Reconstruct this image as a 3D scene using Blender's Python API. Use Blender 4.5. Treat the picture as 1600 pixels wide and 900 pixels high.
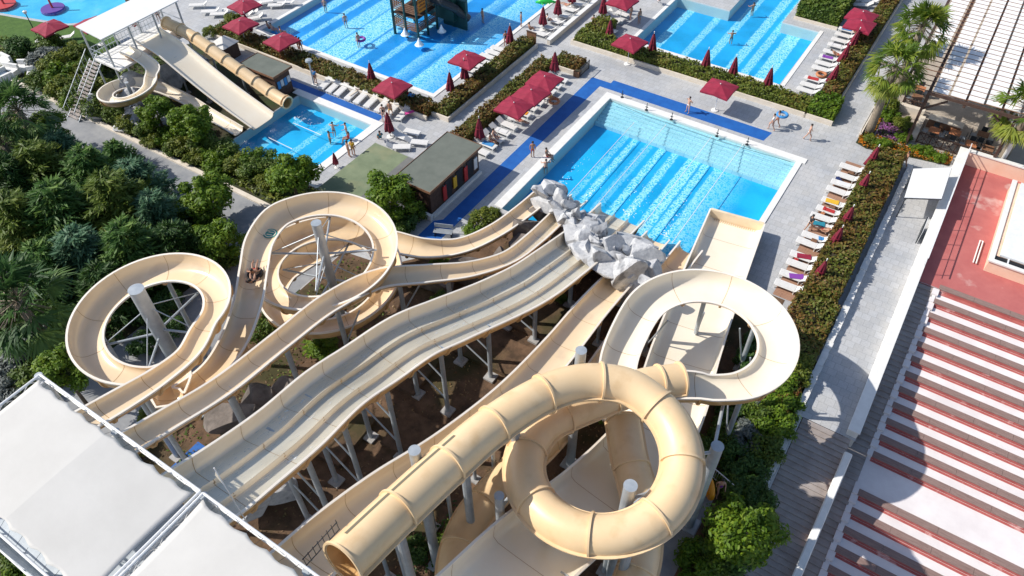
import bpy, bmesh, math, random
import numpy as np
from mathutils import Vector, Matrix
from mathutils.geometry import tessellate_polygon
R = math.radians
rng = np.random.default_rng(7); random.seed(7)
for o in list(bpy.data.objects): bpy.data.objects.remove(o)
S = bpy.context.scene; COL = S.collection
# ------------------------------------------------------------------ camera, sky, sun, exposure
CAM_H = 40.0; FPX = 1167.07
RT = Vector((0.8393952, 0.54345662, -0.00840267)); UP = Vector((-0.39505549, 0.62065433, 0.67728824)); FW = Vector((-0.37329193, 0.56519298, -0.73566979))
cd = bpy.data.cameras.new('camera'); cam = bpy.data.objects.new('camera', cd); COL.objects.link(cam)
m = Matrix.Identity(4)
for i in range(3): m[i][0] = RT[i]; m[i][1] = UP[i]; m[i][2] = -FW[i]
m[2][3] = CAM_H; cam.matrix_world = m
cd.sensor_width = 36; cd.lens = FPX / 1600 * 36; cd.clip_start = .5; cd.clip_end = 2000
S.camera = cam
SUN_AZ, SUN_EL = 27.0, 41.0           # heading the light travels to (from +X towards +Y) and its elevation
dl = Vector((math.cos(R(SUN_AZ))*math.cos(R(SUN_EL)), math.sin(R(SUN_AZ))*math.cos(R(SUN_EL)), -math.sin(R(SUN_EL))))
W = bpy.data.worlds.new('World'); S.world = W; W.use_nodes = True
nt = W.node_tree; bg = nt.nodes['Background']; sky = nt.nodes.new('ShaderNodeTexSky'); sky.sky_type = 'NISHITA'
sky.sun_disc = False; sky.sun_elevation = R(SUN_EL); sky.sun_rotation = math.atan2(-dl.x, -dl.y); sky.air_density = 1.0
nt.links.new(sky.outputs[0], bg.inputs[0]); bg.inputs[1].default_value = 0.122
sl = bpy.data.lights.new('sun', 'SUN'); sl.energy = 4.4; sl.angle = R(.5); sl.color = (1, .945, .86)
so = bpy.data.objects.new('sun', sl); COL.objects.link(so); so.rotation_euler = dl.to_track_quat('-Z', 'Y').to_euler(); so.location = (-40, -20, 60)
S.view_settings.view_transform = 'Standard'; S.view_settings.look = 'None'; S.view_settings.gamma = 1
S.view_settings.exposure = 0.22
S.render.engine = 'CYCLES'; S.cycles.transparent_max_bounces = 12; S.cycles.max_bounces = 6
# ------------------------------------------------------------------ helpers
def at(px, py, z=0.0):                 # the point of the site that stands z above the deck on the sight line of a survey pixel
    d = FW + RT*((px-800)/FPX) - UP*((py-450)/FPX)
    return Vector((0, 0, CAM_H)) + d*((z-CAM_H)/d.z)
ORD = 'first second third fourth fifth sixth seventh eighth ninth tenth eleventh twelfth thirteenth fourteenth fifteenth sixteenth seventeenth eighteenth nineteenth twentieth'.split()
MATS = {}
def mat(name, c1, c2=None, scale=3.0, rough=.6, bump=0.0, bscale=None, spec=.5, detail=6, coat=0, contrast=(.35,.65), metallic=0, world=False, c3=None, c3scale=.3, c3rng=(.5,.7), stretch=None):
    mt = bpy.data.materials.new(name); mt.use_nodes = True; n = mt.node_tree; L = n.links; p = n.nodes['Principled BSDF']
    p.inputs['Roughness'].default_value = rough; p.inputs['Specular IOR Level'].default_value = spec; p.inputs['Metallic'].default_value = metallic
    if coat: p.inputs['Coat Weight'].default_value = coat; p.inputs['Coat Roughness'].default_value = .12
    p.inputs['Base Color'].default_value = (*c1, 1)
    if c2 or bump:
        tc = n.nodes.new('ShaderNodeTexCoord'); src = tc.outputs['Object']
        if world: g = n.nodes.new('ShaderNodeNewGeometry'); src = g.outputs['Position']
        if stretch:
            mp = n.nodes.new('ShaderNodeMapping'); mp.inputs['Scale'].default_value = stretch; L.new(src, mp.inputs[0]); src = mp.outputs[0]
    if c2:
        t = n.nodes.new('ShaderNodeTexNoise'); t.inputs['Scale'].default_value = scale; t.inputs['Detail'].default_value = detail; t.inputs['Roughness'].default_value = .65
        L.new(src, t.inputs['Vector'])
        r = n.nodes.new('ShaderNodeValToRGB'); r.color_ramp.elements[0].position = contrast[0]; r.color_ramp.elements[1].position = contrast[1]
        r.color_ramp.elements[0].color = (*c1, 1); r.color_ramp.elements[1].color = (*c2, 1); L.new(t.outputs['Fac'], r.inputs[0]); out = r.outputs[0]
        if c3:
            t3 = n.nodes.new('ShaderNodeTexNoise'); t3.inputs['Scale'].default_value = c3scale; t3.inputs['Detail'].default_value = 5; L.new(src, t3.inputs['Vector'])
            mr = n.nodes.new('ShaderNodeMapRange'); mr.inputs[1].default_value = c3rng[0]; mr.inputs[2].default_value = c3rng[1]; L.new(t3.outputs['Fac'], mr.inputs[0])
            mx = n.nodes.new('ShaderNodeMix'); mx.data_type = 'RGBA'; L.new(mr.outputs[0], mx.inputs[0]); L.new(out, mx.inputs[6]); mx.inputs[7].default_value = (*c3, 1); out = mx.outputs[2]
        L.new(out, p.inputs['Base Color'])
    if bump:
        b = n.nodes.new('ShaderNodeTexNoise'); b.inputs['Scale'].default_value = bscale or scale*4; b.inputs['Detail'].default_value = 4; L.new(src, b.inputs['Vector'])
        bn = n.nodes.new('ShaderNodeBump'); bn.inputs['Strength'].default_value = bump; bn.inputs['Distance'].default_value = .05; L.new(b.outputs['Fac'], bn.inputs['Height']); L.new(bn.outputs[0], p.inputs['Normal'])
    MATS[name] = mt; return mt
def tiled(name, c1, c2, cm, bw, bh, mortar=.012, rough=.7, noise=.5, rot=0, offset=.5):   # paving with joints, world space
    mt = mat(name, c1, c2, scale=.25, rough=rough, world=True, detail=8); n = mt.node_tree; L = n.links; p = n.nodes['Principled BSDF']
    base = p.inputs['Base Color'].links[0].from_socket
    g = n.nodes.new('ShaderNodeNewGeometry'); mp = n.nodes.new('ShaderNodeMapping'); mp.inputs['Rotation'].default_value = (0,0,rot); L.new(g.outputs['Position'], mp.inputs[0])
    b = n.nodes.new('ShaderNodeTexBrick'); b.inputs['Scale'].default_value = 1; b.inputs['Brick Width'].default_value = bw; b.inputs['Row Height'].default_value = bh; b.inputs['Mortar Size'].default_value = mortar; b.offset = offset
    b.inputs['Color1'].default_value = (1,1,1,1); b.inputs['Color2'].default_value = (.9,.89,.87,1); b.inputs['Mortar'].default_value = (*cm,1); L.new(mp.outputs[0], b.inputs[0])
    mx = n.nodes.new('ShaderNodeMix'); mx.data_type = 'RGBA'; mx.blend_type = 'MULTIPLY'; mx.inputs[0].default_value = 1; L.new(base, mx.inputs[6]); L.new(b.outputs[0], mx.inputs[7])
    fn = n.nodes.new('ShaderNodeTexNoise'); fn.inputs['Scale'].default_value = 9; fn.inputs['Detail'].default_value = 6; L.new(g.outputs['Position'], fn.inputs[0])
    mr = n.nodes.new('ShaderNodeMapRange'); mr.inputs[1].default_value=.3; mr.inputs[2].default_value=.7; mr.inputs[3].default_value=.88; mr.inputs[4].default_value=1.06; L.new(fn.outputs[0], mr.inputs[0])
    m2 = n.nodes.new('ShaderNodeMix'); m2.data_type='RGBA'; m2.blend_type='MULTIPLY'; m2.inputs[0].default_value=1; L.new(mx.outputs[2], m2.inputs[6]); L.new(mr.outputs[0], m2.inputs[7])
    L.new(m2.outputs[2], p.inputs['Base Color']); return mt
def foliage(name, cols, trans=.25, rough=.55):      # leaf material: each leaf carries its own tint
    mt = bpy.data.materials.new(name); mt.use_nodes = True; n = mt.node_tree; L = n.links; p = n.nodes['Principled BSDF']
    a = n.nodes.new('ShaderNodeAttribute'); a.attribute_name = 'tint'
    r = n.nodes.new('ShaderNodeValToRGB'); e = r.color_ramp.elements
    while len(e) < len(cols): e.new(.5)
    for i, c in enumerate(cols): e[i].position = i/max(1, len(cols)-1); e[i].color = (*c, 1)
    L.new(a.outputs['Fac'], r.inputs[0]); L.new(r.outputs[0], p.inputs['Base Color']); p.inputs['Roughness'].default_value = rough; p.inputs['Specular IOR Level'].default_value = .35
    t = n.nodes.new('ShaderNodeBsdfTranslucent'); L.new(r.outputs[0], t.inputs[0]); mx = n.nodes.new('ShaderNodeMixShader'); mx.inputs[0].default_value = trans
    L.new(p.outputs[0], mx.inputs[1]); L.new(t.outputs[0], mx.inputs[2]); L.new(mx.outputs[0], n.nodes['Material Output'].inputs[0]); MATS[name] = mt; return mt
def link(name, me, parent=None):
    o = bpy.data.objects.new(name, me); COL.objects.link(o)
    if parent is not None: o.parent = parent
    return o
def tag(o, label=None, cat=None, group=None, kind=None):
    if label: o['label'] = label
    if cat: o['category'] = cat
    if group: o['group'] = group
    if kind: o['kind'] = kind
    return o
def thing(name, label, cat, loc=(0,0,0), rz=0, group=None):
    o = bpy.data.objects.new(name, None); COL.objects.link(o); o.location = loc; o.rotation_euler = (0,0,rz); o.empty_display_size = .3
    return tag(o, label, cat, group)
class MB:
    def __init__(s): s.v = []; s.f = []; s.m = []
    def add(s, vs, fs, mi=0):
        b = len(s.v); s.v += [tuple(v) for v in vs]; s.f += [tuple(i+b for i in f) for f in fs]; s.m += [mi]*len(fs); return s
    def box(s, x0, x1, y0, y1, z0, z1, mi=0):
        return s.add([(x0,y0,z0),(x1,y0,z0),(x1,y1,z0),(x0,y1,z0),(x0,y0,z1),(x1,y0,z1),(x1,y1,z1),(x0,y1,z1)],
            [(3,2,1,0),(4,5,6,7),(0,1,5,4),(1,2,6,5),(2,3,7,6),(3,0,4,7)], mi)
    def bar(s, a, b, w, h=None, mi=0, upv=(0,0,1)):           # box beam from a to b
        a, b = Vector(a), Vector(b); h = h or w; t = (b-a).normalized(); u = Vector(upv)
        if abs(t.dot(u)) > .98: u = Vector((1,0,0))
        sd = t.cross(u).normalized()*w/2; u = sd.cross(t).normalized()*h/2
        vs = [a-sd-u, a+sd-u, a+sd+u, a-sd+u, b-sd-u, b+sd-u, b+sd+u, b-sd+u]
        return s.add(vs, [(0,1,2,3),(7,6,5,4),(1,0,4,5),(2,1,5,6),(3,2,6,7),(0,3,7,4)], mi)
    def tube(s, pts, r, n=8, mi=0, cap=True):
        pts = [Vector(p) for p in pts]; rs = r if isinstance(r, (list, tuple)) else [r]*len(pts); vs = []; fs = []
        for i, p in enumerate(pts):
            t = (pts[min(i+1, len(pts)-1)]-pts[max(i-1,0)]).normalized(); u = Vector((0,0,1)) if abs(t.z) < .95 else Vector((1,0,0))
            sd = t.cross(u).normalized(); u = sd.cross(t)
            for k in range(n): a = 2*math.pi*k/n; vs.append(p+sd*math.cos(a)*rs[i]+u*math.sin(a)*rs[i])
        for i in range(len(pts)-1):
            for k in range(n): k2 = (k+1)%n; fs.append((i*n+k, i*n+k2, (i+1)*n+k2, (i+1)*n+k))
        if cap: fs.append(tuple(range(n-1,-1,-1))); fs.append(tuple((len(pts)-1)*n+k for k in range(n)))
        return s.add(vs, fs, mi)
    def lathe(s, c, prof, n=12, mi=0):
        vs = [(c[0]+r*math.cos(2*math.pi*k/n), c[1]+r*math.sin(2*math.pi*k/n), c[2]+z) for r, z in prof for k in range(n)]
        fs = [(i*n+k, i*n+(k+1)%n, (i+1)*n+(k+1)%n, (i+1)*n+k) for i in range(len(prof)-1) for k in range(n)]
        return s.add(vs, fs, mi)
    def poly(s, pts, z0, z1, mi=0):                             # prism over a plan polygon
        n = len(pts); vs = [(p[0],p[1],z0) for p in pts]+[(p[0],p[1],z1) for p in pts]
        a = sum(pts[i][0]*pts[(i+1)%n][1]-pts[(i+1)%n][0]*pts[i][1] for i in range(n))
        o = range(n) if a > 0 else range(n-1,-1,-1); o = list(o)
        fs = [tuple(i+n for i in o), tuple(reversed(o))]+[(o[k], o[(k+1)%n], o[(k+1)%n]+n, o[k]+n) for k in range(n)]
        return s.add(vs, fs, mi)
    def build(s, name, mats, parent=None, smooth=False, bevel=0):
        me = bpy.data.meshes.new(name); me.from_pydata(s.v, [], s.f)
        for x in (mats if isinstance(mats, (list, tuple)) else [mats]): me.materials.append(MATS[x] if isinstance(x, str) else x)
        if any(s.m): me.polygons.foreach_set('material_index', s.m)
        me.update()
        o = link(name, me, parent)
        if bevel:
            md = o.modifiers.new('bevel', 'BEVEL'); md.width = bevel; md.segments = 2; md.limit_method = 'ANGLE'
        if smooth: me.polygons.foreach_set('use_smooth', [True]*len(me.polygons))
        return o
def smooth_by_angle(o, deg=40):
    me = o.data; me.polygons.foreach_set('use_smooth', [True]*len(me.polygons))
    bm = bmesh.new(); bm.from_mesh(me)
    for e in bm.edges:
        if len(e.link_faces) == 2 and e.calc_face_angle() > R(deg): e.smooth = False
    bm.to_mesh(me); bm.free()
def sheet(name, outer, holes, z, mt, kind='structure'):
    loops = [[Vector((x,y,0)) for x,y in outer]]+[[Vector((x,y,0)) for x,y in h] for h in holes]
    tris = tessellate_polygon(loops); vs = [(v.x,v.y,z) for l in loops for v in l]; fs = []
    for t in tris:
        a,b,c = [Vector(vs[i]) for i in t]; fs.append(tuple(t) if (b-a).cross(c-a).z > 0 else tuple(reversed(t)))
    mb = MB(); mb.add(vs, fs); o = mb.build(name, mt); return tag(o, kind=kind)
# ------------------------------------------------------------------ leaves in numpy
def leaf_mesh(name, C, N, size, aspect, mname, tint=None, core=None, mats2=(), droop=None, L=None):
    """C centres, N facing normals, one bent quad pair per leaf; L long axis if given"""
    n = len(C); C = np.asarray(C, float); N = np.asarray(N, float); N /= np.linalg.norm(N, axis=1, keepdims=True)+1e-9
    A = rng.normal(size=(n,3)) if L is None else np.asarray(L, float)
    A = A - (A*N).sum(1, keepdims=True)*N; A /= np.linalg.norm(A, axis=1, keepdims=True)+1e-9; B = np.cross(N, A)
    s = np.broadcast_to(np.asarray(size, float), (n,))[:,None]; w = s*aspect
    V = np.empty((n,4,3)); V[:,0] = C-A*s; V[:,1] = C+B*w; V[:,2] = C+A*s; V[:,3] = C-B*w
    if droop is not None: V[:,2,2] -= (s[:,0]*droop)
    V = V.reshape(-1,3); F = np.arange(n*4).reshape(-1,4)
    nv = len(V); nf = n; cv = []; cf = []
    if core: cv, cf = core.v, core.f
    me = bpy.data.meshes.new(name); me.vertices.add(nv+len(cv)); co = V if not cv else np.vstack([V, np.array(cv)])
    me.vertices.foreach_set('co', co.ravel()); lens = np.concatenate([np.full(nf,4), np.array([len(f) for f in cf], int)]).astype(np.int32)
    idx = np.concatenate([F.ravel()]+[np.array(f)+nv for f in cf]).astype(np.int32); me.loops.add(len(idx)); me.loops.foreach_set('vertex_index', idx)
    me.polygons.add(len(lens)); st = np.concatenate([[0], np.cumsum(lens)[:-1]]).astype(np.int32); me.polygons.foreach_set('loop_start', st); me.polygons.foreach_set('loop_total', lens)
    me.materials.append(MATS[mname])
    for x in mats2: me.materials.append(MATS[x])
    if cf: me.polygons.foreach_set('material_index', np.concatenate([np.zeros(nf), np.ones(len(cf))]).astype(np.int32))
    me.update(calc_edges=True); me.validate()
    tt = rng.random(n) if tint is None else np.clip(tint, 0, 1)
    at_ = me.attributes.new('tint', 'FLOAT', 'POINT'); vals = np.zeros(nv+len(cv)); vals[:nv] = np.repeat(tt, 4); at_.data.foreach_set('value', vals)
    return me
def rand_dirs(n, up=0.0):
    d = rng.normal(size=(n,3)); d[:,2] += up; return d/np.linalg.norm(d, axis=1, keepdims=True)
def clump_crown(name, Rx, Rz, nclump, nleaf, leaf, mname, cl=.42, aspect=.45, low=-.5, patchy=.35):
    """uneven crown: clumps scattered in an ellipsoid shell, each a shell of leaves with its own tone"""
    d = rand_dirs(nclump, .25); d = d[d[:,2] > low]; k = len(d)
    rad = rng.uniform(.55, 1.0, k)[:,None]*rng.uniform(.85,1.12,(k,1)); cc = d*rad*np.array([Rx,Rx,Rz])
    tone = rng.uniform(0, 1, k); C=[];N=[];T=[]
    for i in range(k):
        m_ = int(nleaf*rng.uniform(.6,1.3)); dd = rand_dirs(m_, .35); r = Rx*cl*rng.uniform(.7,1.15)
        q = cc[i]+dd*(r*rng.uniform(.45,1.0,(m_,1)))*np.array([1,1,.8]); C.append(q); N.append(dd+rng.normal(scale=.5,size=(m_,3))+np.array([0,0,.4])); T.append(np.clip(tone[i]*patchy+rng.random(m_)*(1-patchy)*.9+.05,0,1))
    C=np.vstack(C); N=np.vstack(N); T=np.concatenate(T)
    return leaf_mesh(name, C, N, leaf*rng.uniform(.7,1.3,len(C)), aspect, mname, T)
# ------------------------------------------------------------------ materials
deck = tiled('deck_paving', (.41,.43,.46), (.525,.525,.525), (.70,.70,.70), .6, .6, .016)
mat('coping', (.72,.71,.68), (.80,.79,.76), 2, .6, .15, world=True)
mat('water_edge', (.6,.62,.6))
mat('blue_mat', (.008,.095,.36), (.012,.125,.44), 1.2, .65, .1, world=True)
mat('soil', (.07,.042,.024), (.17,.10,.058), 1.2, .95, .6, 8, world=True, c3=(.05,.045,.014), c3scale=.28, c3rng=(.50,.66))
mat('bed_soil', (.03,.025,.015), (.06,.05,.025), 2, .95, .5, world=True, c3=(.03,.05,.012), c3scale=.5, c3rng=(.4,.6))
mat('lawn', (.045,.105,.012), (.075,.15,.02), 1.5, .9, .3, 30, world=True)
mat('path_paving', (.22,.23,.25), (.32,.325,.33), .8, .85, .2, 12, world=True)
tiled('wood_deck', (.36,.20,.13), (.44,.26,.18), (.55,.5,.48), 2.4, .14, .012)
mat('white_wall', (.70,.69,.66), (.80,.79,.77), 1.5, .7, .2, world=True)
mat('cream_wall', (.62,.55,.45), (.72,.65,.56), 1.5, .75, .2, world=True)
mat('peach_wall', (.80,.52,.37), (.84,.60,.46), .8, .8, .1, world=True)
mat('red_floor', (.42,.115,.108), (.50,.155,.14), .6, .7, .1, world=True, c3=(.62,.42,.38), c3scale=.33, c3rng=(.60,.68))
mat('red_riser', (.36,.085,.078), (.45,.135,.12), 1.5, .7, .1, world=True, c3=(.6,.35,.33), c3scale=1.2, c3rng=(.6,.7))
mat('tread', (.70,.645,.64), (.80,.755,.745), .5, .75, .1, world=True)
mat('bench_wood', (.21,.135,.115), (.30,.205,.18), 3, .75, .3, world=True, stretch=(.6,8,8))
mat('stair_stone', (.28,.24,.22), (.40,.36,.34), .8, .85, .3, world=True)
mat('flume_in', (.80,.615,.395), (.85,.685,.475), .22, .22, world=True, coat=.5, stretch=(1,.6,1), c3=(.68,.53,.37), c3scale=.9, c3rng=(.55,.8))
mat('flume_wet', (.76,.64,.48), (.85,.74,.58), .5, .2, world=True, coat=.6, stretch=(1.6,.16,1), c3=(.50,.40,.27), c3scale=.12, c3rng=(.60,.68))
mat('flume_pale', (.85,.75,.59), (.88,.80,.66), .4, .3, world=True, coat=.3)
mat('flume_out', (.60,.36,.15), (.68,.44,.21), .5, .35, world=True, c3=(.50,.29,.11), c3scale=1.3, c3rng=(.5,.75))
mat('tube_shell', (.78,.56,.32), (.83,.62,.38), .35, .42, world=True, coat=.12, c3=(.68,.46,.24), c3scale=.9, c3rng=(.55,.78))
mat('rim', (.82,.74,.64), (.86,.80,.71), 1, .35, world=True)
mat('seam', (.42,.25,.10), None, rough=.5)
mat('shadow_line_paint', (.17,.15,.10), None, rough=.6); mat('shade_cloth', (.74,.74,.74), (.80,.80,.79), 1.0, .8, world=True)
mat('steel', (.36,.40,.44), (.46,.50,.53), 2, .4, metallic=.25)
mat('white_steel', (.72,.73,.74), (.8,.8,.8), 2, .4)
mat('dark_steel', (.025,.03,.035), None, rough=.45)
mat('green_steel', (.012,.06,.055), None, rough=.4)
mat('canvas', (.56,.545,.515), (.61,.595,.565), .35, .8, .1, 3, world=True)
mat('umbrella_red', (.23,.010,.035), (.32,.016,.05), 2, .75)
mat('umbrella_dark', (.13,.007,.022), (.20,.012,.033), 3, .8)
mat('lounger_white', (.74,.74,.73), (.80,.80,.78), 4, .5)
mat('lounger_fabric', (.62,.61,.59), (.70,.69,.67), 6, .8)
mat('wood_brown', (.16,.075,.04), (.25,.13,.07), 4, .7, .2)
mat('wood_dark', (.055,.028,.02), (.09,.05,.035), 4, .7, .2)
mat('roof_felt', (.115,.13,.11), (.15,.165,.14), .8, .85, .2, world=True)
mat('roof_moss', (.15,.19,.11), (.21,.25,.15), .8, .9, .2, world=True, c3=(.26,.25,.14), c3scale=.35, c3rng=(.55,.75))
mat('roof_grey', (.14,.145,.14), (.19,.19,.18), .8, .9, .2, world=True)
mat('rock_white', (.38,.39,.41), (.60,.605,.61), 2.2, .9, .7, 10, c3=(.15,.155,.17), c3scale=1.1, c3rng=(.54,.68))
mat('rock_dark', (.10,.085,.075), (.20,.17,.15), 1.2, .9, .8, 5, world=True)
mat('bark', (.09,.065,.045), (.16,.12,.085), 5, .9, .6)
mat('palm_bark', (.20,.16,.12), (.30,.25,.19), 6, .9, .7)
mat('twigs', (.028,.022,.012), (.04,.032,.016), 6, .95)
mat('sign_orange', (.62,.20,.015), None, rough=.6)
mat('sign_dark', (.12,.03,.01), None, rough=.6)
mat('terracotta', (.42,.16,.07), (.5,.2,.09), 4, .7)
mat('black', (.012,.012,.014), None, rough=.5)
mat('yellow', (.75,.30,.01), None, rough=.35)
mat('teal', (.01,.25,.24), None, rough=.35)
mat('pink', (.7,.08,.32), None, rough=.5)
mat('green_toy', (.02,.45,.06), None, rough=.35)
mat('splash_pad', (.12,.05,.30), None, rough=.5); mat('play_red', (.5,.05,.05), None, rough=.5)
mat('foam', (.86,.9,.92), (.95,.96,.97), 3, .6)
mat('hair_dark', (.02,.013,.01), None, rough=.6); mat('hair_brown', (.09,.045,.02), None, rough=.6)
mat('skin_pale', (.56,.33,.24), None, rough=.5); mat('skin_tan', (.40,.21,.13), None, rough=.5)
for nme, c in dict(cloth_black=(.015,.015,.02), cloth_navy=(.015,.03,.12), cloth_red=(.45,.03,.03), cloth_white=(.7,.7,.7), cloth_teal=(.02,.22,.3), cloth_blue=(.05,.25,.55), cloth_purple=(.22,.05,.35), cloth_yellow=(.7,.42,.03)).items(): mat(nme, c, None, rough=.75)
foliage('leaf_hedge', [(.16,.055,.02), (.20,.125,.03), (.11,.125,.02), (.15,.19,.03)])
foliage('leaf_hedge_green', [(.06,.085,.01), (.11,.155,.018), (.18,.21,.03), (.20,.13,.03)])
foliage('leaf_bright', [(.045,.10,.006), (.11,.20,.012), (.22,.30,.02)], .3)
foliage('leaf_yellow', [(.06,.10,.01), (.13,.17,.018), (.22,.23,.025)])
foliage('leaf_shrub', [(.04,.08,.009), (.09,.15,.018), (.17,.215,.028)])
foliage('leaf_dark', [(.02,.055,.012), (.045,.105,.02), (.09,.17,.03)])
foliage('leaf_pine', [(.04,.105,.02), (.09,.19,.04), (.20,.30,.055)], .3)
foliage('leaf_blue', [(.05,.12,.065), (.10,.205,.11), (.20,.32,.17)], .3)
foliage('leaf_olive', [(.06,.11,.018), (.13,.19,.03), (.23,.27,.045)], .3)
foliage('leaf_grey', [(.09,.11,.10), (.15,.17,.16), (.20,.22,.20)], .2)
foliage('leaf_palm', [(.06,.12,.012), (.14,.22,.022), (.28,.30,.04)], .3)
foliage('leaf_palm_dark', [(.03,.085,.025), (.07,.15,.04), (.15,.25,.06)], .3)
foliage('flower_orange', [(.05,.08,.01), (.10,.12,.015), (.55,.17,.01), (.65,.25,.015)], .2)
foliage('flower_purple', [(.05,.09,.015), (.10,.12,.03), (.30,.08,.30), (.42,.16,.40)], .2)
# water: a tinted, rippled surface over real basins
def water_mat(name, tint, bump=.35, scale=5):
    mt = bpy.data.materials.new(name); mt.use_nodes = True; n = mt.node_tree; L = n.links; n.nodes.remove(n.nodes['Principled BSDF'])
    tr = n.nodes.new('ShaderNodeBsdfTransparent'); tr.inputs[0].default_value = (*tint,1); gl = n.nodes.new('ShaderNodeBsdfGlossy'); gl.inputs['Roughness'].default_value = .08
    g = n.nodes.new('ShaderNodeNewGeometry'); no = n.nodes.new('ShaderNodeTexNoise'); no.inputs['Scale'].default_value = scale; no.inputs['Detail'].default_value = 3; no.inputs['Distortion'].default_value = .6; L.new(g.outputs['Position'], no.inputs[0])
    b = n.nodes.new('ShaderNodeBump'); b.inputs['Strength'].default_value = bump; b.inputs['Distance'].default_value = .06; L.new(no.outputs[0], b.inputs['Height'])
    lw = n.nodes.new('ShaderNodeLayerWeight'); lw.inputs[0].default_value = .5; L.new(b.outputs[0], lw.inputs['Normal']); L.new(b.outputs[0], gl.inputs['Normal'])
    pw = n.nodes.new('ShaderNodeMath'); pw.operation = 'POWER'; pw.inputs[1].default_value = 4.5; L.new(lw.outputs['Facing'], pw.inputs[0]); fr = n.nodes.new('ShaderNodeMath'); fr.operation = 'MULTIPLY_ADD'; fr.inputs[1].default_value = .85; fr.inputs[2].default_value = .018; L.new(pw.outputs[0], fr.inputs[0])
    mx = n.nodes.new('ShaderNodeMixShader'); L.new(fr.outputs[0], mx.inputs[0]); L.new(tr.outputs[0], mx.inputs[1]); L.new(gl.outputs[0], mx.inputs[2]); L.new(mx.outputs[0], n.nodes['Material Output'].inputs[0])
    MATS[name] = mt
water_mat('water', (.80,.97,1.0)); water_mat('water_shallow', (.85,.98,1), .25, 4)
def pool_tiles(name, stripes, blue=(.012,.27,.68), white=(.62,.80,.86), mid=(.06,.48,.82), axis=0, seg=None):
    """pool floor: blue tile field with pale lane bands, bands follow world X; a caustic light web is painted over both"""
    mt = bpy.data.materials.new(name); mt.use_nodes = True; n = mt.node_tree; L = n.links; p = n.nodes['Principled BSDF']; p.inputs['Roughness'].default_value = .5
    g = n.nodes.new('ShaderNodeNewGeometry'); sx = n.nodes.new('ShaderNodeSeparateXYZ'); L.new(g.outputs['Position'], sx.inputs[0])
    wob = n.nodes.new('ShaderNodeTexNoise'); wob.inputs['Scale'].default_value = 2.2; wob.inputs['Detail'].default_value = 2; L.new(g.outputs['Position'], wob.inputs[0])
    wm = n.nodes.new('ShaderNodeMath'); wm.operation = 'MULTIPLY_ADD'; wm.inputs[1].default_value = .28; L.new(wob.outputs[0], wm.inputs[0]); L.new(sx.outputs[axis], wm.inputs[2])
    x0 = min(s[0] for s in stripes)-1; x1 = max(s[1] for s in stripes)+1
    mr = n.nodes.new('ShaderNodeMapRange'); mr.inputs[1].default_value = x0; mr.inputs[2].default_value = x1; L.new(wm.outputs[0], mr.inputs[0])
    rp = n.nodes.new('ShaderNodeValToRGB'); rp.color_ramp.interpolation = 'LINEAR'; e = rp.color_ramp.elements; e[0].color = (0,0,0,1); e[0].position = 0; e[1].position = 1; e[1].color = (0,0,0,1)
    ev = []
    for a,b,lv in stripes:
        fa, fb = (a-x0)/(x1-x0), (b-x0)/(x1-x0); ev += [(fa-.004,0),(fa+.004,lv),(fb-.004,lv),(fb+.004,0)]
    for f_, lv in sorted(ev)[:30]: k = e.new(f_); k.color = (lv,lv,lv,1)
    L.new(mr.outputs[0], rp.inputs[0])
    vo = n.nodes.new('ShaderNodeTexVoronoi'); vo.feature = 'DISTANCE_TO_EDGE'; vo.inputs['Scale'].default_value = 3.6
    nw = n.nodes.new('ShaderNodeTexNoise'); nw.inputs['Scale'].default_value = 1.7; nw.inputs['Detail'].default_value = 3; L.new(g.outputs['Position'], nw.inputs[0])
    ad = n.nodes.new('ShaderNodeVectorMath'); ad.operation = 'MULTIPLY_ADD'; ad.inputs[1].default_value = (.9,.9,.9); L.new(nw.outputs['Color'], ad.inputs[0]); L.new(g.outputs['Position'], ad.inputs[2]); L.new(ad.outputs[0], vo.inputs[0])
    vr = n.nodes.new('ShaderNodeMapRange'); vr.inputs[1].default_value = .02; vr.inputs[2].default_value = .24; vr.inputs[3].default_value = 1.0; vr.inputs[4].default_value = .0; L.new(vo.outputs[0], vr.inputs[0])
    def mixc(f, a, b):
        mx = n.nodes.new('ShaderNodeMix'); mx.data_type = 'RGBA'
        for k, v in ((0,f),(6,a),(7,b)):
            if isinstance(v, (tuple,)): mx.inputs[k].default_value = (*v,1)
            elif isinstance(v, float): mx.inputs[k].default_value = v
            else: L.new(v, mx.inputs[k])
        return mx.outputs[2]
    band = mixc(vr.outputs[0], mid, white)              # pale turquoise bands, rippling caustic light painted in as white veins
    big = n.nodes.new('ShaderNodeTexNoise'); big.inputs['Scale'].default_value = .35; big.inputs['Detail'].default_value = 3; L.new(g.outputs['Position'], big.inputs[0])
    bm_ = n.nodes.new('ShaderNodeMapRange'); bm_.inputs[1].default_value=.35; bm_.inputs[2].default_value=.65; L.new(big.outputs[0], bm_.inputs[0])
    field0 = mixc(bm_.outputs[0], blue, tuple(min(1,c*1.35+.012) for c in blue))
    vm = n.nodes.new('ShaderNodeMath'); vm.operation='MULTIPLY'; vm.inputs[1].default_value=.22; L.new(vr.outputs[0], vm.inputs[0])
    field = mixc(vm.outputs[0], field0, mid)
    L.new(mixc(rp.outputs[0], field, band), p.inputs['Base Color']); MATS[name] = mt

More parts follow.
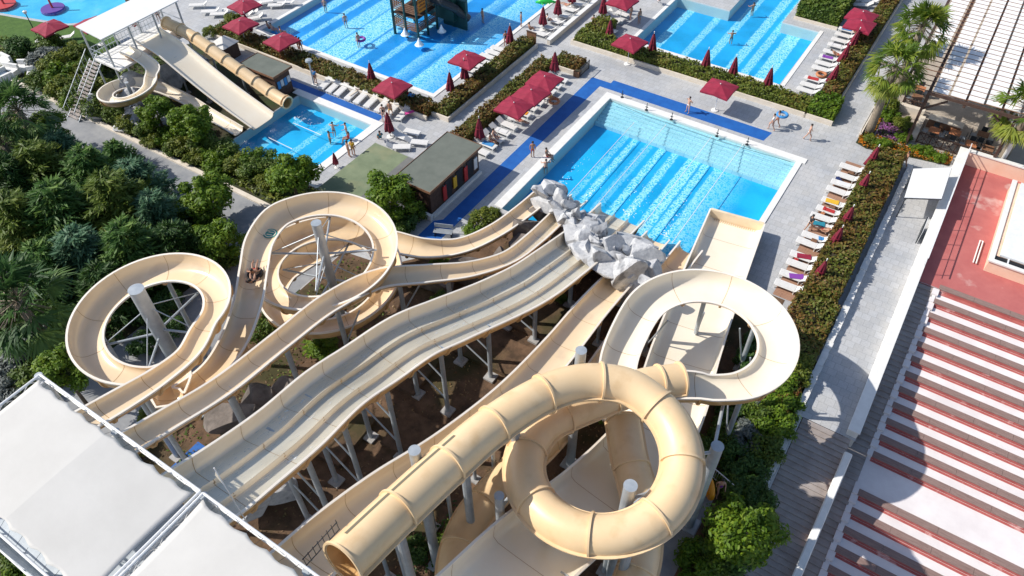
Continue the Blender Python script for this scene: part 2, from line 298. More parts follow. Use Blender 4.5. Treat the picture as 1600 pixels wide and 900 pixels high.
def film_mat():
    mt = bpy.data.materials.new('water_film'); mt.use_nodes = True; n = mt.node_tree; L = n.links; n.nodes.remove(n.nodes['Principled BSDF'])
    g = n.nodes.new('ShaderNodeNewGeometry'); mp = n.nodes.new('ShaderNodeMapping'); mp.inputs['Scale'].default_value = (5,.8,1.5); L.new(g.outputs['Position'], mp.inputs[0])
    no = n.nodes.new('ShaderNodeTexNoise'); no.inputs['Scale'].default_value = 1.6; no.inputs['Detail'].default_value = 5; no.inputs['Distortion'].default_value = 1.2; L.new(mp.outputs[0], no.inputs[0])
    b = n.nodes.new('ShaderNodeBump'); b.inputs['Strength'].default_value = .5; b.inputs['Distance'].default_value = .04; L.new(no.outputs[0], b.inputs['Height'])
    tr = n.nodes.new('ShaderNodeBsdfTransparent'); tr.inputs[0].default_value = (.91,.945,.965,1); gl = n.nodes.new('ShaderNodeBsdfGlossy'); gl.inputs['Roughness'].default_value = .12; L.new(b.outputs[0], gl.inputs['Normal'])
    m1 = n.nodes.new('ShaderNodeMixShader'); lw = n.nodes.new('ShaderNodeLayerWeight'); lw.inputs[0].default_value = .5; L.new(b.outputs[0], lw.inputs['Normal']); pw = n.nodes.new('ShaderNodeMath'); pw.operation = 'POWER'; pw.inputs[1].default_value = 4; L.new(lw.outputs['Facing'], pw.inputs[0]); fa = n.nodes.new('ShaderNodeMath'); fa.operation = 'MULTIPLY_ADD'; fa.inputs[1].default_value = .8; fa.inputs[2].default_value = .07; L.new(pw.outputs[0], fa.inputs[0]); L.new(fa.outputs[0], m1.inputs[0]); L.new(tr.outputs[0], m1.inputs[1]); L.new(gl.outputs[0], m1.inputs[2])
    df = n.nodes.new('ShaderNodeBsdfDiffuse'); df.inputs[0].default_value = (.88,.91,.92,1); mr = n.nodes.new('ShaderNodeMapRange'); mr.inputs[1].default_value = .62; mr.inputs[2].default_value = .74; mr.inputs[4].default_value = .75; L.new(no.outputs[0], mr.inputs[0])
    m2 = n.nodes.new('ShaderNodeMixShader'); L.new(mr.outputs[0], m2.inputs[0]); L.new(m1.outputs[0], m2.inputs[1]); L.new(df.outputs[0], m2.inputs[2]); L.new(m2.outputs[0], n.nodes['Material Output'].inputs[0]); MATS['water_film'] = mt
film_mat()

mat('canvas_seam', (.53,.515,.49), None, rough=.8); mat('concrete', (.33,.32,.31), (.42,.41,.40), 3, .85, .3)
foliage('leaf_litter', [(.10,.05,.02), (.20,.11,.05), (.28,.19,.09), (.09,.10,.03)], .1)
# ------------------------------------------------------------------ the setting: ground, pools, paths
def xs(px, py=275, z=-1.2): return at(px, py, z).x
MP = (-25.7, -7.75, 37.6, 56.2); WP = (-63.4, -40.4, 47.9, 110); SP = (-51.2, -42.1, 31.7, 40.8)
TRP = [(-28.7,67.0),(-13.0,67.0),(-12.9,79.0),(-16.9,79.0),(-16.9,108),(-22.6,108),(-22.6,78.4),(-28.7,78.4)]
rect = lambda a: [(a[0],a[2]),(a[1],a[2]),(a[1],a[3]),(a[0],a[3])]
lag = [(-130,24),(-104,31),(-95,34.0),(-86.3,36.4),(-82.5,37.6),(-79.8,40.0),(-78.2,43.0),(-77.0,46.5),(-77.0,52),(-80,60),(-95,70),(-130,75)]
descend = [(1.0,-60),(70,-60),(70,47.2),(4.25,47.2),(4.25,31.3),(1.0,31.3)]
sheet('ground', [(-420,-160),(320,-160),(320,520),(-420,520)], [rect(MP), rect(WP), rect(SP), TRP, lag, descend], 0, 'deck_paving')
def basin(poly, depth, mname, water='water', wl=-.12, edge='water_edge'):
    n = len(poly); mb = MB(); wall = MB()
    for i in range(n):
        a, b = poly[i], poly[(i+1)%n]; wall.add([(a[0],a[1],0),(b[0],b[1],0),(b[0],b[1],-depth),(a[0],a[1],-depth)], [(0,1,2,3)])
    tag(wall.build('pool_wall', edge), kind='structure'); sheet('pool_floor', poly, [], -depth, mname); sheet('water', poly, [], wl, water)
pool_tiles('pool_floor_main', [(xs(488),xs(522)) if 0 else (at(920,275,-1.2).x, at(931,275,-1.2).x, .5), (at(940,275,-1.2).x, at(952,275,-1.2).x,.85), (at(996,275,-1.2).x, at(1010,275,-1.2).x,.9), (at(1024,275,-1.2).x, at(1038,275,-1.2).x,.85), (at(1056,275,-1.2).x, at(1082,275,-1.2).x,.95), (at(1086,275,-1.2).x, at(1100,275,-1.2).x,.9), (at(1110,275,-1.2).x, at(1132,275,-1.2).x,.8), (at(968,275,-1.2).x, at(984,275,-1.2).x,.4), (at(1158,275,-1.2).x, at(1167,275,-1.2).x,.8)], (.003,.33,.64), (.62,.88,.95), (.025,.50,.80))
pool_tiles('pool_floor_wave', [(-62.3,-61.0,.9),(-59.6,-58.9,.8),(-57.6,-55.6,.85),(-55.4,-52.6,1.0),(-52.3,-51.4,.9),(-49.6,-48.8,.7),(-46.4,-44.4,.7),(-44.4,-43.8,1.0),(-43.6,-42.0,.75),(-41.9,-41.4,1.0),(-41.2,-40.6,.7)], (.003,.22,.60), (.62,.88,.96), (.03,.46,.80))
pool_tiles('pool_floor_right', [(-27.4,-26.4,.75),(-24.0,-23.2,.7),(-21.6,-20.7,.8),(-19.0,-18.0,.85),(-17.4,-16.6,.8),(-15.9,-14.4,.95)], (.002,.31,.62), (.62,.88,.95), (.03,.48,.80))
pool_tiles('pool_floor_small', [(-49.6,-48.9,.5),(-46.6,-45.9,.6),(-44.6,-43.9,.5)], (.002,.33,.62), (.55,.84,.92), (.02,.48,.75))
mat('lagoon_floor', (.02,.42,.72), (.10,.58,.80), .25, .6, world=True, c3=(.35,.62,.62), c3scale=.15, c3rng=(.56,.7))
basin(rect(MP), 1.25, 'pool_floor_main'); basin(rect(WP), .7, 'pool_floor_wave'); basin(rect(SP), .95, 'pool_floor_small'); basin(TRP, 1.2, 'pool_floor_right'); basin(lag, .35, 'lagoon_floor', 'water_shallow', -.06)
# shallow entry steps across the far end of the big slide pool
tiled('step_tile', (.50,.72,.80), (.58,.78,.84), (.45,.62,.72), .9, .2, .02)
mb = MB()
for i in range(7): mb.box(MP[0]+.01, MP[1]-.01, MP[3]-.42*(i+1), MP[3]-.42*i-.004, -1.24, -.26-.10*i)
tag(mb.build('pool_steps', 'step_tile'), kind='structure')
def coping(a, w, h=.06, sides='LRBT', name='pool_coping'):
    x0,x1,y0,y1 = a; mb = MB()
    if 'T' in sides: mb.box(x0-w, x1+w, y1+.002, y1+w, .004, h)
    if 'B' in sides: mb.box(x0-w, x1+w, y0-w, y0-.002, .004, h)
    if 'L' in sides: mb.box(x0-w, x0-.002, y0+.001, y1-.001, .004, h)
    if 'R' in sides: mb.box(x1+.002, x1+w, y0+.001, y1-.001, .004, h)
    tag(mb.build(name, 'coping'), kind='structure')
coping(MP, .75, .07, 'TL'); coping((MP[0],MP[1],46.5,MP[3]), .5, .07, 'R'); coping(WP, .45, .06, 'LRB'); coping(SP, .8, .06, 'RTB')
mb = MB(); mb.box(-29.1,-12.6,66.5,66.995,.004,.05); mb.box(-12.89,-12.5,67,79.3,.004,.05); mb.box(-29.1,-28.71,67,78.8,.004,.05); tag(mb.build('pool_coping','coping'), kind='structure')
# blue rubber walkways
tag(sheet('blue_walkway', [(-29.5,30.6),(-27.75,30.6),(-27.55,57.55),(-11.15,57.55),(-10.9,59.1),(-26.9,59.2),(-26.9,58.6),(-28.95,58.6),(-28.95,34),(-29.5,33.5)], [], .004, 'blue_mat'))
sheet('blue_walkway', [(-56.5,41.62),(-42.0,41.62),(-42.0,42.5),(-56.5,42.5)], [], .004, 'blue_mat')
sheet('blue_walkway', [(-29.6,6.2),(-27.7,6.2),(-27.7,9.6),(-29.6,9.6)], [], .008, 'blue_mat')
sheet('lawn', [(-130,8),(-72,29.5),(-74,38),(-79,39.6),(-82.4,37.2),(-86.2,36.0),(-95,33.6),(-104,30.6),(-130,23.6)], [], .004, 'lawn')
sheet('garden_soil', [(-130,-60),(-31.0,-60),(-31.0,3.5),(-33.2,3.5),(-33.2,22.3),(-130,22.3)], [], .004, 'bed_soil')
sheet('garden_soil', [(-130,27.9),(-38.2,27.9),(-38.2,31.3),(-51.3,31.4),(-51.3,41.3),(-67,42.4),(-72,38),(-72,32),(-76,31),(-90,31)], [], .008, 'bed_soil')
sheet('garden_path', [(-130,22.4),(-40.2,22.4),(-40.2,3.6),(-33.3,3.6),(-33.3,27.4),(-130,27.4)], [], .006, 'path_paving')
mb = MB(); mb.box(-110,-37.9,27.42,27.62,.002,.14); mb.box(-110,-37.9,27.622,27.87,.002,.09); tag(mb.build('path_kerb','cream_wall'), kind='structure')
sheet('slide_yard_soil', [(-33.2,3.6),(-33.2,27.0),(-29.5,27.6),(-26.8,31.0),(-25.0,37.4),(-11.8,37.4),(-6.4,37.4),(-6.4,40.2),(-3.2,40.2),(-3.2,36.0),(.6,36.0),(.6,3.6)], [], .004, 'soil')
sheet('service_path', [(-13,2.0),(-3.2,2.0),(-1.6,13.5),(-1.5,23.4),(-3.6,23.4),(-4.4,13.2),(-6.0,9.5),(-13,8.6)], [], .01, 'path_paving')
sheet('wooden_deck', [(-4.15,40.3),(-2.6,40.3),(-2.6,58.6),(-4.15,58.6)], [], .012, 'wood_deck')
# terraced soil banks in the slide yard
def bank(x0,x1,y0,y1,h):
    mb = MB(); mb.poly([(x0,y0),(x1,y0+.3),(x1-.2,y1),(x0+.2,y1-.3)], .0, h); tag(mb.build('soil_terrace','soil'), kind='structure')
bank(-21.5,-14.9,27.4,30.6,.55); bank(-20.5,-15.2,23.6,26.6,.35); bank(-24.5,-20.4,19.0,22.5,.4); bank(-20.0,-15.5,15.5,18.6,.3); bank(-23.8,-21,12.6,16.5,.45)
# ------------------------------------------------------------------ amphitheatre, stairs, red terrace, path wall
DROP, PITCH, N_ROW = .25, 1.30, 30
th = thing('seating_terrace', 'stepped open-air seating of pale treads with brown bench boards and red risers', 'seating terrace', (5.7,47,0))
y = 47.2; z = 0.0; rows = []
for i in range(N_ROW):
    run = PITCH if i != 11 else 3.0
    rows.append((y, z, run)); y -= run; z -= DROP
XL = 5.75
for i,(yy,zz,run) in enumerate(rows):
    mb = MB(); y1 = yy-run
    zb = zz-DROP
    # riser below the edge at yy, then the tread running towards the stage
    mb.box(XL, 42, y1+.02, yy, zb-1.2, zb, 0)
    o = mb.build('tread', 'tread'); o.parent = th; o.matrix_parent_inverse = Matrix.Translation((-5.7,-47,0))
    mb = MB(); mb.box(XL, 42, yy+.002, yy+.022, zb-.3, zz-.002, 0); mb.box(XL, 42, yy-.20, yy-.021, zb+.003, zb+.007) if i else None; mb.box(XL, 42, yy-.30, yy+.001, zz-DROP+.0031, zz-DROP+.008) if not i else None; o = mb.build('riser','red_riser'); o.parent = th; o.matrix_parent_inverse = Matrix.Translation((-5.7,-47,0))
    mb = MB(); xx = XL
    k = 0
    while xx < 41:
        w = 2.35; mb.box(xx+.008, xx+w-.008, yy-.02, yy+.47, zz+.003, zz+.06); xx += w
    o = mb.build('bench_board','bench_wood'); o.parent = th; o.matrix_parent_inverse = Matrix.Translation((-5.7,-47,0))
# side stair beside the seating, two steps to each seat row, with a broken pale stringer
th2 = thing('stairway', 'shaded stone stairway running down between the white wall and the seating', 'stairway', (5,47,0))
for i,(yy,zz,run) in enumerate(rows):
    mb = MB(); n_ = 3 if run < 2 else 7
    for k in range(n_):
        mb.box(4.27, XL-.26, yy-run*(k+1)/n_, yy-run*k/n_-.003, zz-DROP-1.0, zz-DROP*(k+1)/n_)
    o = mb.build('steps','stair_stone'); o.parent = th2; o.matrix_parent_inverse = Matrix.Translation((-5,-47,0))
mb = MB()
for (yy,zz,run) in rows:
    o_ = .14 if run < 2 else 0
    mb.box(XL-.33, XL-.004, yy-run+.004, yy, zz-DROP-.8, zz-DROP+.06)
    if run < 2: mb.box(XL-.33, XL+.1, yy-run*.5, yy-.004, zz-DROP+.062, zz-DROP*.5+.10)
o = mb.build('stringer','tread'); o.parent = th2; o.matrix_parent_inverse = Matrix.Translation((-5,-47,0))
# lower stair from the path
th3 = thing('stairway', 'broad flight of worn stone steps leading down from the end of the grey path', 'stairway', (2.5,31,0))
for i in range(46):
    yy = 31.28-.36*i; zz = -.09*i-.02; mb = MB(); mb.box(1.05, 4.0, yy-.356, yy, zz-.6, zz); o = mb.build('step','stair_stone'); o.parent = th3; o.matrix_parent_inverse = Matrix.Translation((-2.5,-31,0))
mb = MB(); mb.box(-10,70,-60,13,-13.2,-12.6); tag(mb.build('lower_ground','stair_stone'), kind='structure')
# white wall along path with steel handrail, lower sloped wall
mb = MB(); mb.add([(3.62,31.5,-1),(4.24,31.5,-1),(4.24,63.9,-.5),(3.62,63.9,-.5),(3.62,31.5,.6),(4.24,31.5,.6),(4.24,63.9,1.1),(3.62,63.9,1.1)], [(3,2,1,0),(4,5,6,7),(0,1,5,4),(1,2,6,5),(2,3,7,6),(3,0,4,7)])
w = thing('path_wall', 'long white wall between the grey path and the red terrace', 'wall', (4.05,47,0)); mbw = mb.build('wall','white_wall'); mbw.parent = w; mbw.matrix_parent_inverse = Matrix.Translation((-4.05,-47,0))
c = MB(); c.add([(3.56,31.4,.603),(4.30,31.4,.603),(4.30,64,1.103),(3.56,64,1.103),(3.56,31.4,.68),(4.30,31.4,.68),(4.30,64,1.18),(3.56,64,1.18)], [(3,2,1,0),(4,5,6,7),(0,1,5,4),(1,2,6,5),(2,3,7,6),(3,0,4,7)]); cc = c.build('coping','coping', bevel=.02); cc.parent = w; cc.matrix_parent_inverse = Matrix.Translation((-4.05,-47,0))
mb = MB()
for i in range(9): yy = 48+i*1.9; mb.bar((4.2,yy,1.0),(4.2,yy,1.95),.05)
mb.bar((4.2,47.6,1.97),(4.2,63.6,1.97),.06); mb.bar((4.2,47.6,1.5),(4.2,63.6,1.5),.035)
o = mb.build('handrail','white_steel'); o.parent = w; o.matrix_parent_inverse = Matrix.Translation((-4.05,-47,0))
w = thing('stair_wall', 'weathered pale wall with chamfered top sloping down between the two stairways', 'wall', (4.15,22,0))
mb = MB(); mb.add([(4.02,14,-9),(4.26,14,-9),(4.26,30.0,-3),(4.02,30.0,-3),(4.02,14,-3.7),(4.26,14,-3.7),(4.26,30.0,.15),(4.02,30.0,.15)], [(3,2,1,0),(4,5,6,7),(0,1,5,4),(1,2,6,5),(2,3,7,6),(3,0,4,7)])
o = mb.build('wall','peach_wall'); o.parent = w; o.matrix_parent_inverse = Matrix.Translation((-4.15,-22,0))
mb = MB(); mb.add([(3.9,13.9,-3.73),(4.38,13.9,-3.73),(4.38,30.1,.153),(3.9,30.1,.153),(3.96,13.9,-3.6),(4.32,13.9,-3.6),(4.32,30.1,.27),(3.96,30.1,.27)], [(3,2,1,0),(4,5,6,7),(0,1,5,4),(1,2,6,5),(2,3,7,6),(3,0,4,7)])
o = mb.build('coping','white_wall'); o.parent = w; o.matrix_parent_inverse = Matrix.Translation((-4.15,-22,0))
# red terrace roof with peach parapets and raised roof box
b = thing('terrace_building', 'flat red roof terrace with peach parapet and raised pale roof box', 'building', (14,55,0))
def part(name, mb, mt, parent, loc, **k):
    o = mb.build(name, mt, **k); o.parent = parent; o.matrix_parent_inverse = Matrix.Translation((-loc[0],-loc[1],-loc[2] if len(loc) > 2 else 0)); return o
L_ = (14,55)
part('roof_floor', MB().box(4.26,42,47.25,63.4,-.4,.012), 'red_floor', b, L_)
part('parapet', MB().box(4.26,42,63.42,63.75,-.3,1.25), 'peach_wall', b, L_)
part('parapet_coping', MB().box(4.26,42,63.36,63.82,1.253,1.33), 'coping', b, L_)
rb = part('roof_box', MB().box(8.1,30,50.9,61.6,.015,1.0), 'peach_wall', b, L_)
part('roof_box_coping', MB().box(8.0,30.1,50.8,51.15,1.003,1.12).box(8.0,8.35,51.152,61.7,1.003,1.12), 'coping', b, L_)
part('roof_panel', MB().box(8.62,30,51.75,61.5,1.05,1.2), 'white_steel', b, L_)
part('roof_gap', MB().box(8.36,30,51.16,51.74,1.003,1.02), 'black', b, L_)
mb = MB()
for i in range(12): mb.box(9.2+i*1.7,9.3+i*1.7,51.17,51.73,1.022,1.09)
part('gap_bracket', mb, 'white_steel', b, L_)
part('drain_pipe', MB().tube([(7.3,51.2,.15),(7.3,54.0,.15),(7.5,54.0,.15),(7.5,51.2,.15)], .05, 6), 'coping', b, L_)
# white shade canopy against the path wall
t = thing('wall_awning', 'small cream awning over the grey path, fixed to the white wall', 'awning', (2.4,56,0)); LO=(2.4,56)
A0 = [at(1427,264,2.0), at(1487,262,2.0), at(1471,311,2.0), at(1413,309,2.0)]
mb = MB(); q = [(1.0,58.1),(3.7,58.1),(3.7,54.0),(1.0,54.0)]; q=[(min(3.75,a.x),a.y) for a in A0]
mb.poly(q, 1.98, 2.03); part('canvas', mb, 'shade_cloth', t, LO)
mb = MB()
for i in range(4): mb.bar((q[i][0],q[i][1],1.94),(q[(i+1)%4][0],q[(i+1)%4][1],1.94),.06)
mb.bar((q[0][0]+.1,q[0][1]-.1,0),(q[0][0]+.1,q[0][1]-.1,1.94),.07); mb.bar((q[3][0]+.1,q[3][1]+.1,0),(q[3][0]+.1,q[3][1]+.1,1.94),.07); part('frame', mb, 'dark_steel', t, LO)
t = thing('door', 'dark door leaf standing open beside the white wall under the cream awning', 'door', (3.6,53,0)); part('panel', MB().box(3.2,3.28,51.2,53.2,0,1.2), 'dark_steel', t, (3.6,53)); part('edge_strip', MB().box(3.281,3.31,51.2,53.2,0,1.22), 'white_steel', t, (3.6,53))
# wall of the planted bank above the lower stair
w = thing('bank_wall', 'rough white kerb wall holding the planted bank beside the grey path', 'wall', (.8,40,0))
mb = MB(); rngw = random.Random(4)
yy = 60.4
while yy > 4:
    l = rngw.uniform(.35,.7); zt = .42+rngw.uniform(-.05,.05)
    mb.box(.42+rngw.uniform(-.02,.02), .86+rngw.uniform(-.03,.03), yy-l+.006, yy, -.02 if yy > 31.3 else -6, zt); yy -= l
part('stone_course', mb, 'white_wall', w, (.8,40))
mb = MB(); mb.box(.36,.98,4,31.2,-9,-.03); part('retaining_face', mb, 'white_wall', w, (.8,40))
# ------------------------------------------------------------------ hedges
def hedge(name, label, x0,x1,y0,y1,h, mname='leaf_hedge', wall=None, dens=120, leaf=.13, z0=.0, group=None, wallh=.45):
    c = ((x0+x1)/2,(y0+y1)/2,0); t = thing(name, label, 'hedge', c, 0, group); lx,ly = x1-x0,y1-y0
    a_top = lx*ly; a_side = 2*h*(lx+ly); n = int((a_top+a_side)*dens); nt_ = int(n*a_top/(a_top+a_side)); C=np.empty((n,3)); N=np.empty((n,3))
    C[:nt_,0]=rng.uniform(-lx/2,lx/2,nt_); C[:nt_,1]=rng.uniform(-ly/2,ly/2,nt_); C[:nt_,2]=h; N[:nt_]=(0,0,1)
    k=n-nt_; u=rng.uniform(0,2*(lx+ly),k); s_=np.zeros((k,3)); nn=np.zeros((k,3))
    for i,(lo,hi) in enumerate(((0,lx),(lx,lx+ly),(lx+ly,2*lx+ly),(2*lx+ly,2*lx+2*ly))):
        mk=(u>=lo)&(u<hi); v=u[mk]-lo
        if i==0: s_[mk,0]=v-lx/2; s_[mk,1]=-ly/2; nn[mk]=(0,-1,0)
        if i==1: s_[mk,0]=lx/2; s_[mk,1]=v-ly/2; nn[mk]=(1,0,0)
        if i==2: s_[mk,0]=lx/2-v; s_[mk,1]=ly/2; nn[mk]=(0,1,0)
        if i==3: s_[mk,0]=-lx/2; s_[mk,1]=ly/2-v; nn[mk]=(-1,0,0)
    s_[:,2]=rng.uniform(.05,1,k)**.8*h; C[nt_:]=s_; N[nt_:]=nn
    # uneven clipped surface
    px,py=C[:,0]+c[0],C[:,1]+c[1]; wv=.10*np.sin(px*2.1+py*1.3)+.07*np.sin(px*4.7-py*3.9)+.05*np.sin(py*7.3+px*6.1)
    C[:,2]+=wv*(C[:,2]/h)+rng.normal(scale=.05,size=n); C+=N*rng.normal(scale=.06,size=(n,1)); Nn=N+rng.normal(scale=.65,size=(n,3))+np.array([0,0,.25])
    tone=.5+.5*np.sin(px*.9+py*.45+1.3*np.sin(py*.31))*np.cos(py*.7-px*.5); T=.45*tone+.6*rng.random(n)-.02
    C[:,2]+=z0
    core=MB(); core.box(-lx/2+.14,lx/2-.14,-ly/2+.14,ly/2-.14,.02,z0+h-.16)
    me=leaf_mesh('foliage',C,Nn,leaf*rng.uniform(.7,1.35,n),.5,mname,T,core,('twigs',)); o=link('foliage',me,t)
    if wall:
        mb=MB(); w_=.16; e=.14
        if 'B' in wall: mb.box(-lx/2-e,lx/2+e,-ly/2-e-w_,-ly/2-e,0,wallh)
        if 'T' in wall: mb.box(-lx/2-e,lx/2+e,ly/2+e,ly/2+e+w_,0,wallh)
        if 'L' in wall: mb.box(-lx/2-e-w_,-lx/2-e-.002,-ly/2-e-w_,ly/2+e,0,wallh)
        if 'R' in wall: mb.box(lx/2+e+.002,lx/2+e+w_,-ly/2-e-w_,ly/2+e,0,wallh)
        mb.build('planter_wall','cream_wall',t)
    return t
hedge('hedge','long reddish hedge behind the roofed bar and along the near edge of the wave pool',-66.6,-38.4,44.3,45.9,.95,wall='B')
hedge('hedge','russet hedge running up the right side of the wave pool to the brown post',-38.2,-36.7,45.2,60.4,.95,wall='RB')
hedge('hedge','hedge behind the three red parasols on the left of the slide pool',-34.4,-33.0,41.4,58.0,.95)
hedge('hedge','short hedge end beside the metal gate, above the three red parasols',-33.0,-30.4,58.2,59.9,.9,wall='BR')
hedge('hedge','long green hedge in a white planter between the slide pool and the upper right pool',-33.6,-9.3,63.2,64.9,1.0,'leaf_hedge_green',wall='BL')
hedge('hedge','bright green block of hedge at the corner of the planter by the walkers',-9.2,-6.9,63.2,66.2,1.15,'leaf_bright',wall='B')
hedge('hedge','russet hedge behind the white loungers right of the upper right pool',-9.0,-7.5,66.5,92,1.0,wall='R')
hedge('hedge','broad russet hedge between the wooden deck loungers and the grey path',-2.4,-.1,41.2,60.2,1.35,wall=None)
hedge('hedge','shaded lower stretch of hedge beside the right slide loop',-2.6,.2,30.2,41.0,.85,'leaf_hedge')
hedge('hedge','clump of tall clipped hedge at the round planter of the upper right pool',-16.0,-11.6,80.6,88.5,1.7,'leaf_shrub',dens=120,leaf=.16,wall='B',wallh=.3)
hedge('hedge','short green hedge arm turning away beside the pool bathers at the planter end',-33.5,-31.4,65.2,68.3,1.0,'leaf_hedge_green',wall='L')
w = thing('low_wall', 'low white wall along the upper walkway right of the wave pool', 'wall', (-35.7,70,0)); part('wall', MB().box(-35.95,-35.6,61.6,86,.0,.55), 'cream_wall', w, (-35.7,70)); part('coping', MB().box(-36.02,-35.53,61.55,86.05,.553,.62), 'coping', w, (-35.7,70))
w = thing('low_wall', 'white planter wall at the near edge of the small pool garden', 'wall', (-45,29,0)); part('wall', MB().box(-41.9,-38.0,31.2,31.45,.0,.3), 'coping', w, (-45,29))
# ------------------------------------------------------------------ water slides
def spline(pts, step=.3):
    P=[np.array(p,float) for p in pts]; P=[2*P[0]-P[1]]+P+[2*P[-1]-P[-2]]; out=[]
    for i in range(1,len(P)-2):
        n=max(4,int(np.linalg.norm(P[i+1][:3]-P[i][:3])/.08))
        for k in range(n):
            t=k/n; a,b,c,d=P[i-1:i+3]; out.append(.5*((2*b)+(c-a)*t+(2*a-5*b+4*c-d)*t*t+(3*b-a-3*c+d)*t**3))
    out.append(P[-2]); out=np.array(out); s=np.concatenate([[0],np.cumsum(np.linalg.norm(np.diff(out[:,:3],axis=0),axis=1))]); n=max(2,int(s[-1]/step)); u=np.linspace(0,s[-1],n+1)
    return np.column_stack([np.interp(u,s,out[:,k]) for k in range(out.shape[1])])
def frames(Q):
    T=np.gradient(Q[:,:3],axis=0); T/=np.linalg.norm(T,axis=1,keepdims=True); Sd=np.cross(T,[0,0,1.]); Sd/=np.linalg.norm(Sd,axis=1,keepdims=True); return T,Sd,np.cross(Sd,T)
def sweep(mb, Q, F, prof, mi, closed=False, flip=False):
    """prof(i)->list of (side, up)"""
    T,Sd,U=F; vs=[];fs=[];n=None
    for i in range(len(Q)):
        pr=prof(i); n=len(pr)
        for a,b in pr: vs.append(Q[i,:3]+Sd[i]*a+U[i]*b)
    for i in range(len(Q)-1):
        for k in range(n if closed else n-1):
            k2=(k+1)%n; f=(i*n+k,i*n+k2,(i+1)*n+k2,(i+1)*n+k); fs.append(f[::-1] if flip else f)
    mb.add(vs,fs,mi)
def U_prof(w,hl,hr,n=9,sq=2.6):
    """half pipe from left lip to right lip"""
    o=[]
    for k in range(n+1):
        a=math.pi/2*k/n; o.append((-w/2*(math.cos(a))**(2/sq), hl*(1-(math.sin(a))**(2/sq))))
    for k in range(1,n+1):
        a=math.pi/2*(1-k/n); o.append((w/2*(max(0,math.cos(a)))**(2/sq), hr*(1-(math.sin(a))**(2/sq))))
    return o
def flume(name,label,cat,pts,w,inner='flume_in',fl=2.6,group=None,lip=.11,sq=2.6,cap=None,prof_fn=None,outer='flume_out',wat=None):
    """pts: x,y,z,hl,hr ; parts: channel (inside and outside skins), two rims, joint flanges"""
    Q=spline(pts); F=frames(Q); base=(Q[-1,0],Q[-1,1],0); t=thing(name,label,cat,base,0,group); th_=.05
    PF=prof_fn or (lambda i: U_prof(w if np.isscalar(w) else np.interp(i/(len(Q)-1),[0,1],w),Q[i,3],Q[i,4],sq=sq))
    P=[PF(i) for i in range(len(Q))]
    def off(pr,d):
        o=[]
        for k,(a,b) in enumerate(pr):
            a0,b0=pr[max(k-1,0)];a1,b1=pr[min(k+1,len(pr)-1)]; dx,dy=a1-a0,b1-b0; l=math.hypot(dx,dy)+1e-9; o.append((a+dy/l*d,b-dx/l*d))
        return o
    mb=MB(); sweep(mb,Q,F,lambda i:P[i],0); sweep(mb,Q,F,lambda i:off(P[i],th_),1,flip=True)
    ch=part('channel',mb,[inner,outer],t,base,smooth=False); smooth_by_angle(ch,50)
    for sgn,key in ((0,'left'),(1,'right')):
        mb=MB()
        def lp(i):
            a,b=P[i][0] if sgn==0 else P[i][-1]; s=-1 if sgn==0 else 1
            q=[(a-s*.012,b+.003),(a-s*.012,b+.045),(a+s*lip,b+.045),(a+s*lip,b-.06),(a+s*(lip-.03),b-.06),(a+s*(lip-.03),b+.003)]
            return q if s>0 else q[::-1]
        sweep(mb,Q,F,lp,0,closed=True,flip=True); rm=part('rim',mb,'rim',t,base); smooth_by_angle(rm,35)
    # joint flanges under the hull
    stp=max(2,int(fl/.3))
    for j in range(stp//2,len(Q)-2,stp):
        mb=MB(); o1=off(P[j],th_+.004);o2=off(P[j],th_+.10); c0,c1=Q[j,:3]-F[0][j]*.05,Q[j,:3]+F[0][j]*.05; n=len(o1); vs=[]
        for cpt,pr in ((c0,o1),(c0,o2),(c1,o2),(c1,o1)):
            for a,b in pr: vs.append(cpt+F[1][j]*a+F[2][j]*(b-.012))
        fs=[]
        for r in range(4):
            r2=(r+1)%4
            for k in range(n-1): fs.append((r*n+k,r2*n+k,r2*n+k+1,r*n+k+1))
        mb.add(vs,fs); part('joint_flange',mb,outer,t,base)
    # seam lines: dark joints across the inside
    for j in range(stp//2,len(Q)-2,stp):
        mb=MB(); pr=P[j]; vs=[];n=len(pr)
        for d in (-.014,.014):
            for a,b in pr: vs.append(Q[j,:3]+F[0][j]*d+F[1][j]*(a*.995)+F[2][j]*(b+.006))
        mb.add(vs,[(k,k+1,n+k+1,n+k) for k in range(n-1)]); part('joint_seam',mb,'seam',t,base)
    return t,Q,F
